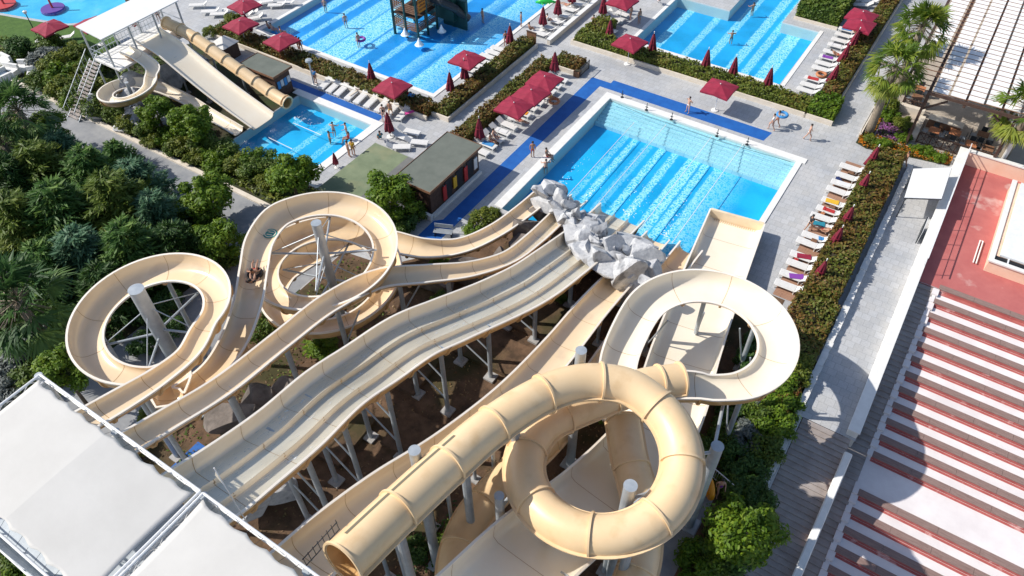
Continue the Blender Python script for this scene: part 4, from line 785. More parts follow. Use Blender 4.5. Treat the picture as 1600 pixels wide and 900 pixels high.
a=at(357,88,0); t=thing('hut','small square hut with a pale pyramid roof behind the tube slide','hut',(a.x,a.y,0)); c=(a.x,a.y); part('wall',MB().box(a.x-.9,a.x+.9,a.y-.9,a.y+.9,0,1.5),'wood_dark',t,c); mb=MB(); mb.add([(a.x-1.05,a.y-1.05,1.52),(a.x+1.05,a.y-1.05,1.52),(a.x+1.05,a.y+1.05,1.52),(a.x-1.05,a.y+1.05,1.52),(a.x,a.y,2.3)],[(0,1,4),(1,2,4),(2,3,4),(3,0,4),(3,2,1,0)]); part('roof',mb,'lounger_fabric',t,c); part('finial',MB().lathe((a.x,a.y,2.25),[(0,0),(.08,0),(.05,.35),(0,.4)],8),'wood_brown',t,c)
# ------------------------------------------------------------------ children's slide tower, upper left
LK=(-64.5,35); t=thing('slide_tower',"children's slide tower with a long white roof and blue-grey posts",'tower',(*LK,0))
part('deck',MB().box(-66.3,-62.6,31.0,39.2,3.9,4.1),'white_wall',t,LK)
part('roof',MB().add([(-66.6,30.9,7.1),(-63.2,30.9,6.85),(-63.2,39.4,6.85),(-66.6,39.4,7.1),(-66.6,30.9,7.2),(-63.2,30.9,6.95),(-63.2,39.4,6.95),(-66.6,39.4,7.2)],[(3,2,1,0),(4,5,6,7),(0,1,5,4),(1,2,6,5),(2,3,7,6),(3,0,4,7)]),'shade_cloth',t,LK)
for x in (-66.4,-63.4):
    for y in (31.1,33.8,36.5,39.2): part('post',MB().bar((x,y,0),(x,y,6.8),.13),'steel',t,LK)
mb=MB()
for y0,y1 in ((31.1,39.2),):
    for zz in (4.6,5.1): mb.bar((-66.3,y0,zz),(-66.3,y1,zz),.05)
    for k in range(22): y=y0+.37*k; mb.bar((-66.3,y,4.1),(-66.3,y,5.1),.03)
for zz in (4.6,5.1): mb.bar((-66.3,31.05,zz),(-63.4,31.05,zz),.05); mb.bar((-66.3,39.15,zz),(-63.4,39.15,zz),.05)
part('railing',mb,'steel',t,LK)
mb=MB()
for i in range(16): mb.box(-66.8,-65.4,30.9-.26*(i+1),30.9-.26*i-.01,3.75-.24*i,3.83-.24*i)
part('stairs',mb,'stair_stone',t,LK); mb=MB()
for x in (-66.9,-65.3): mb.bar((x,31,4.9),(x,26.7,1.0),.05); mb.bar((x,31,3.9),(x,26.7,0.0),.08)
for k in range(10):
    for x in (-66.9,-65.3): mb.bar((x,30.6-.43*k,3.6-.39*k),(x,30.6-.43*k,4.6-.39*k),.03)
part('stair_rail',mb,'steel',t,LK)
RK=[(-63.6,32.2,1.5,1.2,1.6,2.1,.2),(-62.6,30.6,1.2,1.3,1.3,1.6,.9),(-61.9,33.4,1.1,1.2,1.4,1.7,1.4),(-62.6,35.6,1.3,1.1,1.6,2.0,.4),(-62.3,37.6,1.2,1.1,1.4,1.9,1.8),(-60.2,29.0,.7,1.6,1.2,1.0,.3),(-59.0,30.4,.5,1.4,1.2,.9,1.1),(-64.6,28.4,.7,1.2,1.2,1.0,.6)]
rock_group('rock_mound',"grey rock base under the children's slide tower",(-62.5,33,0),RK,'rock_white')
c7=(-61.1,30.4)
p=[(-64.3,33.0,4.2,.4,.4),(-63.0,33.1,4.1,.4,.4),(-61.2,33.1,3.8,.4,.45),(-59.4,32.8,3.4,.45,.5)]
p=[(-64.3,33.1,4.25,.4,.4),(-62.6,33.2,4.1,.4,.4),(-60.6,33.0,3.6,.5,.4)]+arc(c7,2.1,55,-250,3.2,1.7,.7,.35)+[(-60.0,32.9,1.55,.5,.4),(-57.4,33.2,1.2,.4,.4),(-54.5,33.1,.8,.4,.4),(-51.0,33.1,.3,.4,.4)]
flume('kids_slide',"small cream slide with one loop on the children's tower",'water slide',p,1.1,inner='flume_pale',fl=3)
p=[(-64.2,35.7,4.5),(-62.6,35.6,4.3),(-61.0,35.5,4.1),(-58.6,35.4,3.2),(-55.6,35.3,2.1),(-53.0,35.3,1.2),(-50.2,35.3,.35)]; p=[q+(.5,.5) for q in p]
kf,QK,FK=flume('kids_slide',"wide pale chute in the middle of the children's tower",'water slide',p,2.6,inner='flume_pale',prof_fn=lanes(2.4,1,.5,.2),fl=30)
p=[(-64.2,38.0,5.0),(-62.4,38.1,4.8),(-60,38.2,4.2),(-56.5,38.3,2.9),(-53.2,38.4,1.75),(-51.4,38.4,1.2),(-50.0,38.4,.95)]
tube('kids_tube_slide',"slim straight tan tube slide with dark joint rings on the children's tower",'tube slide',p,.55,fl=1.9)
for i,(x,y,zt) in enumerate(((-60.5,35.4,3.9),(-57.5,35.4,2.7),(-54.5,35.4,1.5),(-59,38.2,3.5),(-55.5,38.3,2.2),(-57,33.2,1.0))): prop(x,y,zt,.09,["slim post under the upper end of the wide children's chute","slim post under the middle of the wide children's chute","slim post under the lower end of the wide children's chute","slim post under the upper part of the small tube slide","slim post under the lower part of the small tube slide","short post under the small looped slide"][i])
mast('slide_mast',"small grey mast with four legs inside the children's loop slide",c7[0],c7[1],3.6,.16,[((c7[0]+.9*math.cos(R(a)),c7[1]+.9*math.sin(R(a)),1.5),2.6,.06) for a in (20,110,200,290)])
# ------------------------------------------------------------------ splash tower in the wave pool
a=at(640,44,-.5); LS=(-49.9,57.3); t=thing('splash_tower','dark green play tower with timber panels and an orange board in the wave pool','play tower',(*LS,-.7)); c=(*LS,-.7)
x0,x1,y0,y1=-51.6,-48.4,55.9,59.2
for x in (x0,(x0+x1)/2,x1):
    for y in (y0,(y0+y1)/2,y1): part('post',MB().tube([(x,y,-.7),(x,y,5.6)],.13,8),'green_steel',t,c)
for z_ in (1.7,3.9): part('floor',MB().box(x0,x1,y0,y1,z_,z_+.1),'wood_dark',t,c)
for (a0,b0,a1,b1) in ((x0,y0,x1,y0),(x0,y0,x0,y1),(x1,y0,x1,y1)):
    for z_ in (.4,2.3,4.3):
        mb=MB()
        for k in range(5): mb.bar((a0,b0-.02,z_+.2*k),(a1,b1-.02,z_+.2*k),.05,.12)
        part('timber_panel',mb,'wood_brown',t,c)
sg=part('sign_board',MB().box(x1+.02,x1+.08,y0+.35,y0+1.75,2.3,3.7),'sign_orange',t,c); mb=MB(); rs_=random.Random(3)
for r_ in range(3):
    yy=y0+.5
    while yy<y0+1.55: w_=rs_.uniform(.05,.16); mb.box(x1+.081,x1+.09,yy,yy+w_,2.55+.38*r_,2.55+.38*r_+rs_.uniform(.14,.24)); yy+=w_+.06
part('sign_lettering',mb,'sign_dark',t,c)
part('water_pipe',MB().tube([(x0,y0,4.0),(x0-1.2,y0-.3,4.1),(x0-4.0,y0-.9,4.1),(x0-4.4,y0-1,3.7)],.09,8),'green_steel',t,c); part('tipping_bucket',MB().lathe((x0-4.4,y0-1,3.3),[(0,0),(.25,0),(.35,.6),(.0,.6)],10),'cloth_red',t,c)
part('pipe_post',MB().tube([(x0-.05,y0-.05,-.7),(x0-.05,y0-.05,4.0)],.1,8),'green_steel',t,c)
part('chute',MB().tube([(x1,58.6,3.0),(x1+1.3,58.8,2.8),(x1+2.4,59.6,2.0),(x1+3.0,60.8,.6)],.42,12),'dark_steel',t,c); part('stair_net',MB().box(x1+.1,x1+3.2,60.2,60.4,-.5,2.6),'green_steel',t,c)
part('back_cabin',MB().box(x0+.3,x1+2.0,59.6,62.2,.4,4.2),'green_steel',t,c); part('cabin_roof',MB().box(x0,x1+2.4,59.4,62.4,4.21,4.4),'wood_dark',t,c)
for i,(px,py) in enumerate(((655,68),(633,52),(690,47))):
    a=at(px,py,0); o=tag(link('water_jet',(lambda mb:(mb.lathe((0,0,-.15),[(.5,0),(.34,.12),(.16,.45),(.05,.75),(0,.8)],12),mb.build('tmp','foam').data)[1])(MB())),['white water jet nearest the pool edge below the play tower','white water jet beside the leg of the play tower','white water jet right of the play tower'][i],'water jet'); o.location=(a.x,a.y,0)
for o in [o for o in bpy.data.objects if o.name.startswith('tmp')]: bpy.data.objects.remove(o)
# ------------------------------------------------------------------ lagoon toys
for i,(px,py,m_,hh) in enumerate(((82,12,'splash_pad',2.4),(6,6,'play_red',2.0),(207,8,'wood_brown',1.0))):
    a=at(px,py,0); t=thing('spray_post',['purple round pad with a leaning red spray post in the lagoon','red round pad with a spray post at the corner of the lagoon','small dark pointed play cone in the lagoon behind the white roof'][i],'play feature',(a.x,a.y,0)); c=(a.x,a.y)
    part('pad',MB().lathe((a.x,a.y,-.3),[(0,.32),(1.25,.32),(1.3,.2),(1.3,0)],24),m_,t,c); part('post',MB().tube([(a.x,a.y,0),(a.x-.3,a.y+.1,hh*.6),(a.x-.5,a.y+.2,hh)],.12 if i<2 else .5,8),'play_red' if i<2 else 'wood_dark',t,c)
# ------------------------------------------------------------------ restaurant pergola and terrace
LP=(3,72); PZ=5.2; t=thing('pergola','large timber pergola roofed with rows of white canvas strips','pergola',(*LP,0))
cols=[(-2.25,-.75)]+[(-.28+1.34*k,-.28+1.34*k+1.20) for k in range(8)]
y0,y1=63.7,100
def pergy(x): return y0-.12*(x+.3)
rows_=int((y1-y0)/.86)
for ci,(a,b) in enumerate(cols):
    mb=MB()
    for r in range(rows_):
        yy=y0+.86*r
        if ci==0 and r<7: continue
        rr=random.Random(ci*100+r); s=rr.uniform(.02,.09); n=4; vs=[];fs=[]
        for i in range(n+1):
            f=i/n; zz=PZ+.12-.02-s*math.sin(math.pi*f)+.03*f
            vs+=[(a+.02,yy+.05+f*.76+ci*.11,zz+.02),(b-.02,yy+.05+f*.76+ci*.11,zz+.02)]
        mb.add(vs,[(2*i,2*i+1,2*i+3,2*i+2) for i in range(n)])
    o=part('canvas_strip',mb,'shade_cloth',t,LP); md=o.modifiers.new('thickness','SOLIDIFY'); md.thickness=.012
mb=MB()
for r in range(rows_+1):
    yy=y0+.86*r; mb=MB(); pts=[]
    for ci,(a,b) in enumerate(cols): pts+=[(a-.03,yy-.03+ci*.11,PZ+.14),(b+.03,yy-.03+ci*.11,PZ+.14)]
    mb.tube(pts,.045,4); part('batten',mb,'wood_brown',t,LP)
mb=MB()
for x in (-2.5,-.5,2.35,5.05,7.7,10.2): part('beam',MB().box(x-.11,x+.11,y0-.3,y1,PZ-.3,PZ),'wood_dark',t,LP)
for x in (-.5,6.2):
    for y in (63.7,70,77,84,91): part('post',MB().bar((x,y,0),(x,y,PZ-.3),.22),'wood_dark',t,LP)
for x,sx in ((-.5,1),(6.2,-1)): part('brace',MB().bar((x,63.75,PZ-1.6),(x+sx*1.6,63.75,PZ-.32),.14),'wood_dark',t,LP)
part('front_rafter',MB().box(-.6,10.3,y0-.34,y0-.18,PZ-.02,PZ+.22),'wood_dark',t,LP)
sheet('terrace_floor',[(-2.8,64.2),(12,64.2),(12,105),(-2.8,105)],[],.02,(tiled('terrace_tile',(.42,.36,.30),(.52,.46,.39),(.8,.8,.8),.5,.5,.012)))
def lattice(label,a,b,z0=0):
    a=Vector((*a,z0)); b=Vector((*b,z0)); t=thing('lattice_railing',label,'railing',((a+b)/2)[:]); loc=((a+b)/2)[:]; n=max(1,round((b-a).length/1.05))
    mb=MB()
    for k in range(n+1): p_=a.lerp(b,k/n); mb.bar(p_,p_+Vector((0,0,1.1)),.09)
    part('post',mb,'wood_dark',t,loc); mb=MB(); up=Vector((0,0,1.05)); lo=Vector((0,0,.12)); mb.bar(a+up,b+up,.1,.07); mb.bar(a+lo,b+lo,.07); part('rail',mb,'wood_dark',t,loc); mb=MB()
    for k in range(n):
        p0,p1=a.lerp(b,k/n),a.lerp(b,(k+1)/n); mid=(p0+p1)/2
        for q0,q1 in ((p0+lo,p1+up),(p0+up,p1+lo)): mb.bar(q0,q1,.045)
        mb.bar(mid+lo,mid+up,.04)
    part('cross_lattice',mb,'wood_dark',t,loc)
lattice('long dark crossed railing along the front of the restaurant terrace',(.2,64.45),(6.3,64.45)); lattice('short dark crossed railing at the left recess of the restaurant terrace',(-2.2,69.2),(-.4,69.2)); lattice('dark crossed railing at the left side of the terrace recess',(-2.25,69.3),(-2.25,72.6))
w=thing('terrace_wall','cream retaining wall and steps below the recessed terrace corner','wall',(-1.2,68,0)); part('wall',MB().box(-2.5,-.2,68.5,69.0,0,.7),'cream_wall',w,(-1.2,68)); part('step',MB().box(-.35,.1,64.5,68.4,0,.35),'cream_wall',w,(-1.2,68))
w=thing('side_wall','tall white wall at the right edge of the restaurant','wall',(7.2,72,0)); part('wall',MB().box(6.75,7.05,64.2,72.5,0,2.6),'white_wall',w,(7.2,72)); part('wall_coping',MB().box(6.7,7.1,64.1,72.6,2.603,2.7),'coping',w,(7.2,72))
def table(label,x,y,m_='terracotta',s=.45):
    t=thing('table',label,'table',(x,y,.02)); c=(x,y,.02); part('table_top',MB().box(x-s,x+s,y-s,y+s,.72,.76),m_,t,c); part('leg',MB().tube([(x,y,.03),(x,y,.72)],.05,8),'dark_steel',t,c); part('foot',MB().box(x-.25,x+.25,y-.25,y+.25,.022,.06),'dark_steel',t,c)
def chair(label,x,y,rz,group=None):
    t=thing('chair',label,'chair',(x,y,.02),rz,group); o=MB().box(-.23,.23,-.23,.23,.42,.47).build('seat','steel',t); MB().box(-.23,.23,-.25,-.21,.47,.92).build('backrest','dark_steel',t)
    for sx in (-.2,.2):
        for sy in (-.2,.2): MB().box(sx-.02,sx+.02,sy-.02,sy+.02,0,.42).build('leg','dark_steel',t)
TB=[(4.3,65.6),(5.6,65.7),(2.8,66.6),(-1.3,70.6),(-1.4,72.2),(4.9,67.6),(1.2,66.0)]
TL=['by the front railing','at the front right corner','in the middle of the shade','in the recessed left corner','deeper in the left recess','behind the front right table','near the white bench']
for i,(x,y) in enumerate(TB):
    table(f'small square restaurant table with a brown top {TL[i]}',x,y,'terracotta' if i%2==0 else 'wood_brown')
    for k,(dx,dy,rz) in enumerate(((0,-.7,0),(0,.7,math.pi),(-.7,0,-math.pi/2),(.7,0,math.pi/2))): chair(f'dark metal chair around the table {TL[i]}',x+dx,y+dy,rz,f'chairs around the table {TL[i]}')
t=thing('counter','long pale serving counter under the front of the pergola','counter',(1.6,67.6,0)); part('top',MB().box(.3,3.2,67.2,68.1,.9,.97),'cream_wall',t,(1.6,67.6)); part('front',MB().box(.4,3.1,67.3,68.0,.02,.9),'wood_brown',t,(1.6,67.6))
# ------------------------------------------------------------------ trees, palms, shrubs
LIB={}
def lib(kind,v):
    k=(kind,v)
    if k in LIB: return LIB[k]
    if kind=='round': me=clump_crown('crown',1,.95,46,170,.085,['leaf_bright','leaf_bright','leaf_shrub'][v%3],.38)
    if kind=='bush': me=clump_crown('crown',1,.75,30,130,.095,['leaf_shrub','leaf_yellow','leaf_bright','leaf_dark','leaf_grey'][v%5],.42,low=-.2)
    if kind=='conifer':
        C=[];N=[];L=[];Tn=[]; nb=120
        for b in range(nb):
            f=b/nb; az=b*2.399+rng.uniform(-.3,.3); zz=.1+1.55*f; ln=(1.05-.78*f**1.3)*rng.uniform(.6,1.15); tone=rng.uniform(0,.75); m_=46
            u=rng.uniform(.15,1,m_)**.7; ca,sa=math.cos(az),math.sin(az); lift=rng.uniform(-.12,.38)
            wid=.17*(1.15-u); lat=rng.normal(size=m_)*wid; 
            x=ca*u*ln-sa*lat; y=sa*u*ln+ca*lat; z=zz+lift*u*ln-.18*(u*ln)**2+rng.normal(size=m_)*.035
            C.append(np.c_[x,y,z]); d=np.c_[ca-sa*lat*4,sa+ca*lat*4,np.full(m_,.25+lift)]+rng.normal(scale=.3,size=(m_,3)); L.append(d); N.append(rng.normal(scale=.55,size=(m_,3))+np.array([0,0,.9])); Tn.append(tone*.7+rng.random(m_)*.35+.1*u)
        C=np.vstack(C); me=leaf_mesh('crown',C,np.vstack(N),rng.uniform(.06,.125,len(C)),.20,['leaf_pine','leaf_blue','leaf_olive','leaf_dark'][v%4],np.concatenate(Tn),L=np.vstack(L))
    if kind=='palm':
        C=[];N=[];L=[];Tn=[];mb=MB(); S_=[]
        for b in range(46):
            az=b*2.399; el=R(rng.uniform(-55,70)) if b>6 else R(75); pl=rng.uniform(.55,.8); d=np.array([math.cos(az)*math.cos(el),math.sin(az)*math.cos(el),math.sin(el)]); tip=d*pl; side=np.array([-math.sin(az),math.cos(az),0]); up=np.cross(side,d)*-1
            mb.tube([(0,0,0),tuple(tip*.5),tuple(tip)],.012,4); tone=rng.uniform(0,.9) if el>R(-25) else rng.uniform(.7,1)
            for k in range(19):
                a=R(-85+170*k/18); dd=d*math.cos(a)+side*math.sin(a); dd=dd/np.linalg.norm(dd); s_=.30*rng.uniform(.85,1.1); dr=np.array([0,0,-.14*abs(math.sin(a))-.12]); c_=tip+dd*s_*.95+dr*.8
                C.append(c_); L.append(dd+dr*1.3); N.append(up*1.0+rng.normal(scale=.25,size=3)+side*.35*math.sin(a)); Tn.append(tone+rng.uniform(-.15,.15)); S_.append(s_)
        me=leaf_mesh('crown',np.array(C),np.array(N),np.array(S_),.10,'leaf_palm' if v==0 else 'leaf_palm_dark',np.array(Tn),mb,('palm_bark',),droop=.35,L=np.array(L))
    if kind=='fern':
        C=[];N=[];L=[];Tn=[]
        for b in range(14):
            az=b*2.399+rng.uniform(-.2,.2); ln=rng.uniform(.7,1.1)
            for k in range(16):
                u=(k+1)/16
                for s in (-1,1):
                    base=np.array([math.cos(az)*u*ln,math.sin(az)*u*ln,.95*u-.75*u*u]); sd=np.array([-math.sin(az),math.cos(az),-.2])*s; C.append(base+sd*.11*(1.2-u)); L.append(sd+np.array([math.cos(az),math.sin(az),0])*.6); N.append((rng.normal(scale=.2),rng.normal(scale=.2),1)); Tn.append(rng.random())
        me=leaf_mesh('crown',np.array(C),np.array(N),.14,.28,'leaf_bright',np.array(Tn),L=np.array(L))
    LIB[k]=me; return me
def trunk_mesh(h,r0,r1,lean=(0,0),n=9,m_='bark',limbs=0,spread=.6):
    mb=MB(); pts=[];rs=[]
    for k in range(7): f=k/6; pts.append((lean[0]*f*f,lean[1]*f*f,h*f-.1)); rs.append(r0+(r1-r0)*f)
    mb.tube(pts,rs,n)
    for k in range(limbs): a=k*2.4; z_=h*(.55+.4*k/max(1,limbs)); mb.tube([(0,0,z_),(spread*.5*math.cos(a),spread*.5*math.sin(a),z_+spread*.35),(spread*math.cos(a),spread*math.sin(a),z_+spread*.6)],[r1*.8,r1*.5,r1*.2],6)
    o=mb.build('tmpt',m_,smooth=True); me=o.data; bpy.data.objects.remove(o); return me
def tree(name,label,cat,x,y,zc,kind,v,s,sz=None,rz=None,group=None,zbase=0,tr=.12):
    t=thing(name,label,cat,(x,y,zbase),0,group); cr=link('crown',lib(kind,v),t); sz=sz or s
    off=0 if kind in('conifer',) else zc-zbase
    if kind=='conifer': off=0
    cr.location=(0,0,off); cr.scale=(s,s,sz); cr.rotation_euler=(0,0,rz if rz is not None else random.uniform(0,6))
    if kind in('round','conifer') or (kind=='bush' and zc-zbase>1.2):
        h=zc-zbase if kind!='conifer' else 1.2*sz; tk=link('trunk',trunk_mesh(h,tr*1.2,tr*.5,limbs=0 if kind=='conifer' else 5,spread=s*.5),t)
    elif kind=='palm': tk=link('trunk',trunk_mesh(zc-zbase,tr*1.35,tr,m_='palm_bark',n=12),t)
    elif kind in('bush','fern'): link('stem',trunk_mesh(max(.25,(zc-zbase)*.8),.06,.03),t)
    return t
def T(name,label,cat,px,py,zc,kind,v,s,sz=None,**k):
    a=at(px,py,zc); return tree(name,label,cat,a.x,a.y,zc,kind,v,s,sz,**k)
# conifers of the left grove
CN=[(62,262,5.0,2,3.6,'olive-green spreading conifer at the upper left of the grove'),(140,268,4.6,0,3.4,'green feathery conifer at the top of the grove by the path'),(215,285,4.4,1,3.0,'blue-green upright conifer beside the shaded path'),(180,315,5.6,2,3.9,'yellow-green conifer in the centre of the grove'),(95,330,5.6,0,4.0,'wide dark conifer in the left middle of the grove'),(245,335,4.4,1,2.8,'bluish conifer on the right flank of the grove'),(30,345,5.2,2,3.6,'olive conifer at the left frame edge above the fan palm'),(205,390,5.2,0,3.7,'deep green conifer in the lower middle of the grove'),(130,400,5.0,1,3.5,'grey-blue conifer behind the far left loop'),(95,235,3.8,1,2.5,'pale blue-green conifer below the short path end'),(275,385,4.4,3,2.8,'very dark conifer in the shade right of the grove'),(20,285,4.8,3,3.2,'dark conifer at the left frame edge below the palm'),(165,450,4.2,3,3.0,'dark conifer hugging the rim of the far left loop'),(75,420,4.6,0,3.2,'green conifer above the fan palm crown'),(185,245,3.2,0,2.2,'low green conifer overhanging the sunny path')]
for px,py,zt,v,s,lb in CN:
    a=at(px,py,zt*.62); tree('conifer_tree',lb,'conifer',a.x,a.y,0,'conifer',v,s*1.0,zt*.62,tr=.2)
for px,py,zc,s,v,lb in [(322,312,2.4,1.75,0,'round clipped tree at the lower edge of the sunny path'),(345,378,2.4,1.45,1,'round bright tree beside the rider spiral and the shaded path'),(300,192,2.4,1.55,0,"round tree on the right in front of the children's slides"),(245,176,2.3,1.30,1,"round tree on a thin trunk in front of the children's loop slide"),(455,275,2.0,1.65,0,'dense round tree by the corner of the small pool'),(75,202,2.6,1.35,1,'round yellow-green tree casting a shadow on the path, near the palm trunk'),(612,310,2.0,1.75,1,'leafy round tree beside the pump house and kiosk'),(1160,832,2.6,1.55,0,'bright round tree at the foot of the stairs, right of the big ring'),(98,582,4.0,1.3,1,'yellow-green round tree behind the canvas roof and far left loop')]:
    T('round_tree',lb,'tree',px,py,zc,'round',v,s*1.12,s*1.1)
for px,py,zc,s,v,tr,lb in [(1442,42,7.8,2.3,0,.3,'tall fan palm standing farther back beside the pergola'),(1400,104,6.7,2.15,0,.28,'fan palm with a leaning shadowed trunk in the flower bed'),(1612,170,5.6,2.4,0,.28,'fan palm crown cut by the right frame edge'),(28,172,5.5,2.4,1,.28,'fan palm on the left with its trunk over the path'),(26,470,6.0,2.9,1,.3,'fan palm with long fronds at the left edge above the grey shrub'),(4,225,4.0,2.0,1,.25,'dark palm at the left frame edge below the path')]:
    T('fan_palm',lb,'palm',px,py,zc,'palm',v,s,s,tr=tr)
# shrubs: (label, list of (px,py,size,variant))
SH=[("shrub on the slope between the lawn and the children's tower",'shrubs on the slope by the lawn',[(95,105,1.7,1),(70,95,1.6,4),(120,85,1.4,1),(110,120,1.7,2),(130,150,1.5,0),(100,140,1.5,1),(150,170,1.4,0),(60,130,1.2,0),(125,120,1.3,1),(30,75,1.4,3),(80,70,1.3,0),(165,95,1.0,3),(140,110,1.3,0),(150,140,1.2,1),(112,158,1.1,2)]),
("shrub in the planting strip between the garden path and the children's slides",'shrubs along the garden path',[(180,180,1.1,0),(205,195,1.1,1),(230,205,1.1,0),(262,215,1.1,2),(285,232,1.1,1),(318,225,1.3,0),(335,245,1.2,2),(352,238,1.2,0),(372,262,1.1,1),(395,268,1.2,0),(405,250,1.3,2),(425,285,1.1,1),(345,262,1.0,2),(308,245,.9,1),(270,235,.8,0),(240,222,.8,1),(420,265,1.1,0)]),
('low shrub in the shade under the conifers of the left grove','undergrowth of the left grove',[(55,540,1.5,4),(20,560,1.6,4),(85,520,1.4,3),(60,590,1.4,0),(25,610,1.3,4),(110,545,1.2,3),(100,500,1.4,3),(235,430,1.5,3),(290,410,1.4,3),(60,450,1.5,3),(15,200,1.5,0),(45,225,1.5,0),(30,240,1.3,3),(95,240,1.2,1),(15,400,1.5,3),(110,470,1.3,3),(240,490,1.1,3),(265,470,1.1,3),(225,540,1.0,3),(270,510,.9,3),(330,350,1.3,0),(295,345,1.3,3),(355,405,1.0,0),(330,420,.9,0)]),
('leafy shrub on the planted bank right of the slides','shrubs of the right bank',[(1215,605,1.2,2),(1228,640,1.0,2),(1200,665,1.2,2),(1180,650,1.0,0),(1165,690,1.1,4),(1195,705,1.1,0),(1140,640,1.0,3),(1150,720,1.1,3),(1175,745,1.0,3),(1130,680,1.0,0),(1240,575,1.1,1),(1205,630,1.1,2),(1185,780,1.0,3),(1120,870,1.1,0),(1090,885,1.2,2),(1150,870,1.2,3),(1160,770,.9,3),(1140,760,.8,0),(1175,590,.9,3),(1185,530,1.0,3),(1170,560,1.0,3),(1200,580,.9,1),(1130,840,1.0,0)]),
('yellow-green bush at the bend of the blue walkway','bushes at the blue walkway bend',[(752,345,.9,1),(768,335,.7,1),(738,358,.7,2)]),
('small leafy plant on the bare ground of the slide yard','plants in the slide yard',[(510,545,.8,2),(425,500,1.1,0),(640,440,.5,0),(690,415,.7,2),(405,520,.9,0),(240,650,.8,1),(215,705,.7,1),(1090,700,.9,0),(700,855,1.0,0),(720,830,.8,0),(650,860,.8,3),(1080,730,.8,1),(690,470,.7,0),(655,395,.6,0),(875,465,.5,0),(30,870,1.0,0),(40,890,.9,2)]),
('low bush beneath the kiosk and the round tree','bushes below the kiosk',[(635,345,1.1,3),(650,335,.9,0),(625,355,.9,0),(600,345,.9,0)]),
('clipped shrub around the restaurant terrace','shrubs round the terrace',[(1385,165,1.0,1),(1390,180,.8,2),(1412,195,.8,1),(1375,225,.7,2),(1400,128,1.0,1),(1410,215,.6,2),(1445,238,.6,2),(1465,245,.6,2),(1360,220,.6,1),(1430,232,.5,2)]),
('bush at the left end of the hedge by the red parasols','bushes at the hedge end',[(365,32,.9,1),(350,48,.9,0),(330,52,.8,1)])]
for lb,gr,l in SH:
    for px,py,s,v in l:
        T('shrub',lb,'shrub',px,py,s*.5,'bush',v,s*1.12,s*1.0,group=gr)
for i,(px,py) in enumerate(((500,545),(515,605),(935,640))): T('fern',['palm-like fern between the slides below the spiral','small fern at the rim of the three-lane slide','fern behind the ring tube'][i],'fern',px,py,.2,'fern',0,1.2)
# flower beds
def flowerbed(label,pts,mname,h=.35,dens=170):
    c=(sum(p[0] for p in pts)/len(pts),sum(p[1] for p in pts)/len(pts)); t=thing('flower_bed',label,'flower bed',(*c,0)); xs_=[p[0] for p in pts]; ys_=[p[1] for p in pts]; A=(max(xs_)-min(xs_))*(max(ys_)-min(ys_)); n=int(A*dens); P=np.c_[rng.uniform(min(xs_),max(xs_),n),rng.uniform(min(ys_),max(ys_),n)]
    ins=np.zeros(n,bool); j=len(pts)-1
    for i in range(len(pts)):
        xi,yi=pts[i];xj,yj=pts[j]; ins^=((yi>P[:,1])!=(yj>P[:,1]))&(P[:,0]<(xj-xi)*(P[:,1]-yi)/(yj-yi+1e-9)+xi); j=i
    P=P[ins]; n=len(P); hh=h*(.6+.4*np.sin(P[:,0]*3.1+P[:,1]*2.3)**2)*rng.uniform(.4,1.1,n); tone=.5+.5*np.sin(P[:,0]*2.3+1)*np.cos(P[:,1]*2.9)
    me=leaf_mesh('flowers',np.c_[P-np.array(c),hh],rng.normal(scale=.5,size=(n,3))+np.array([0,0,1]),.09,.6,mname,.5*tone+.55*rng.random(n)); link('flowers',me,t); part('soil_bed',MB().poly(pts,.0,.07),'bed_soil',t,c)
flowerbed('bed of purple and pink flowers at the foot of the leaning palm',[(-3.0,63.4),(-.6,63.6),(-.6,66.6),(-3.2,66.6)],'flower_purple')
flowerbed('orange flower border below the crossed railing and the path junction',[(-4.2,61.6),(-3.2,61.2),(0,61.9),(3.4,62.5),(3.4,64.1),(-.3,63.3),(-4.2,63.2)],'flower_orange',.4)
flowerbed('narrow strip of orange flowers beside the low pale wall under the palm',[(-4.0,63.4),(-3.2,63.4),(-3.3,72),(-4.0,72)],'flower_orange')
w=thing('low_wall','low pale wall with a dark rail beside the narrow orange flower strip','wall',(-4.2,68,0)); part('wall',MB().box(-4.3,-4.1,62.6,73,0,.35),'cream_wall',w,(-4.2,68)); part('rail',MB().bar((-4.2,62.8,.75),(-4.2,66.5,.75),.05).bar((-4.2,62.8,.35),(-4.2,62.8,.75),.04).bar((-4.2,66.5,.35),(-4.2,66.5,.75),.04),'dark_steel',w,(-4.2,68))

# ground cover: low leafy carpets nobody could count
def carpet(name,poly,mname,dens,h=.25,leaf=.12,patch=.5):
    xs_=[p[0] for p in poly]; ys_=[p[1] for p in poly]; n=int((max(xs_)-min(xs_))*(max(ys_)-min(ys_))*dens); P=np.c_[rng.uniform(min(xs_),max(xs_),n),rng.uniform(min(ys_),max(ys_),n)]; ins=np.zeros(n,bool); j=len(poly)-1
    for i in range(len(poly)):
        xi,yi=poly[i];xj,yj=poly[j]; ins^=((yi>P[:,1])!=(yj>P[:,1]))&(P[:,0]<(xj-xi)*(P[:,1]-yi)/(yj-yi+1e-9)+xi); j=i
    P=P[ins]; g=.5+.25*np.sin(P[:,0]*1.9+2*np.sin(P[:,1]*1.1))+.25*np.cos(P[:,1]*2.7+1.5*np.sin(P[:,0]*.8)); keep=rng.random(len(P))<(.25+1.1*g*(1-patch)+patch*g); P=P[keep]; g=g[keep]; n=len(P)
    me=leaf_mesh(name,np.c_[P,.02+h*g*rng.random(n)*1.6],rng.normal(scale=.55,size=(n,3))+np.array([0,0,1]),leaf*rng.uniform(.6,1.3,n),.5,mname,.45*g+.55*rng.random(n)); tag(link(name,me),kind='stuff')
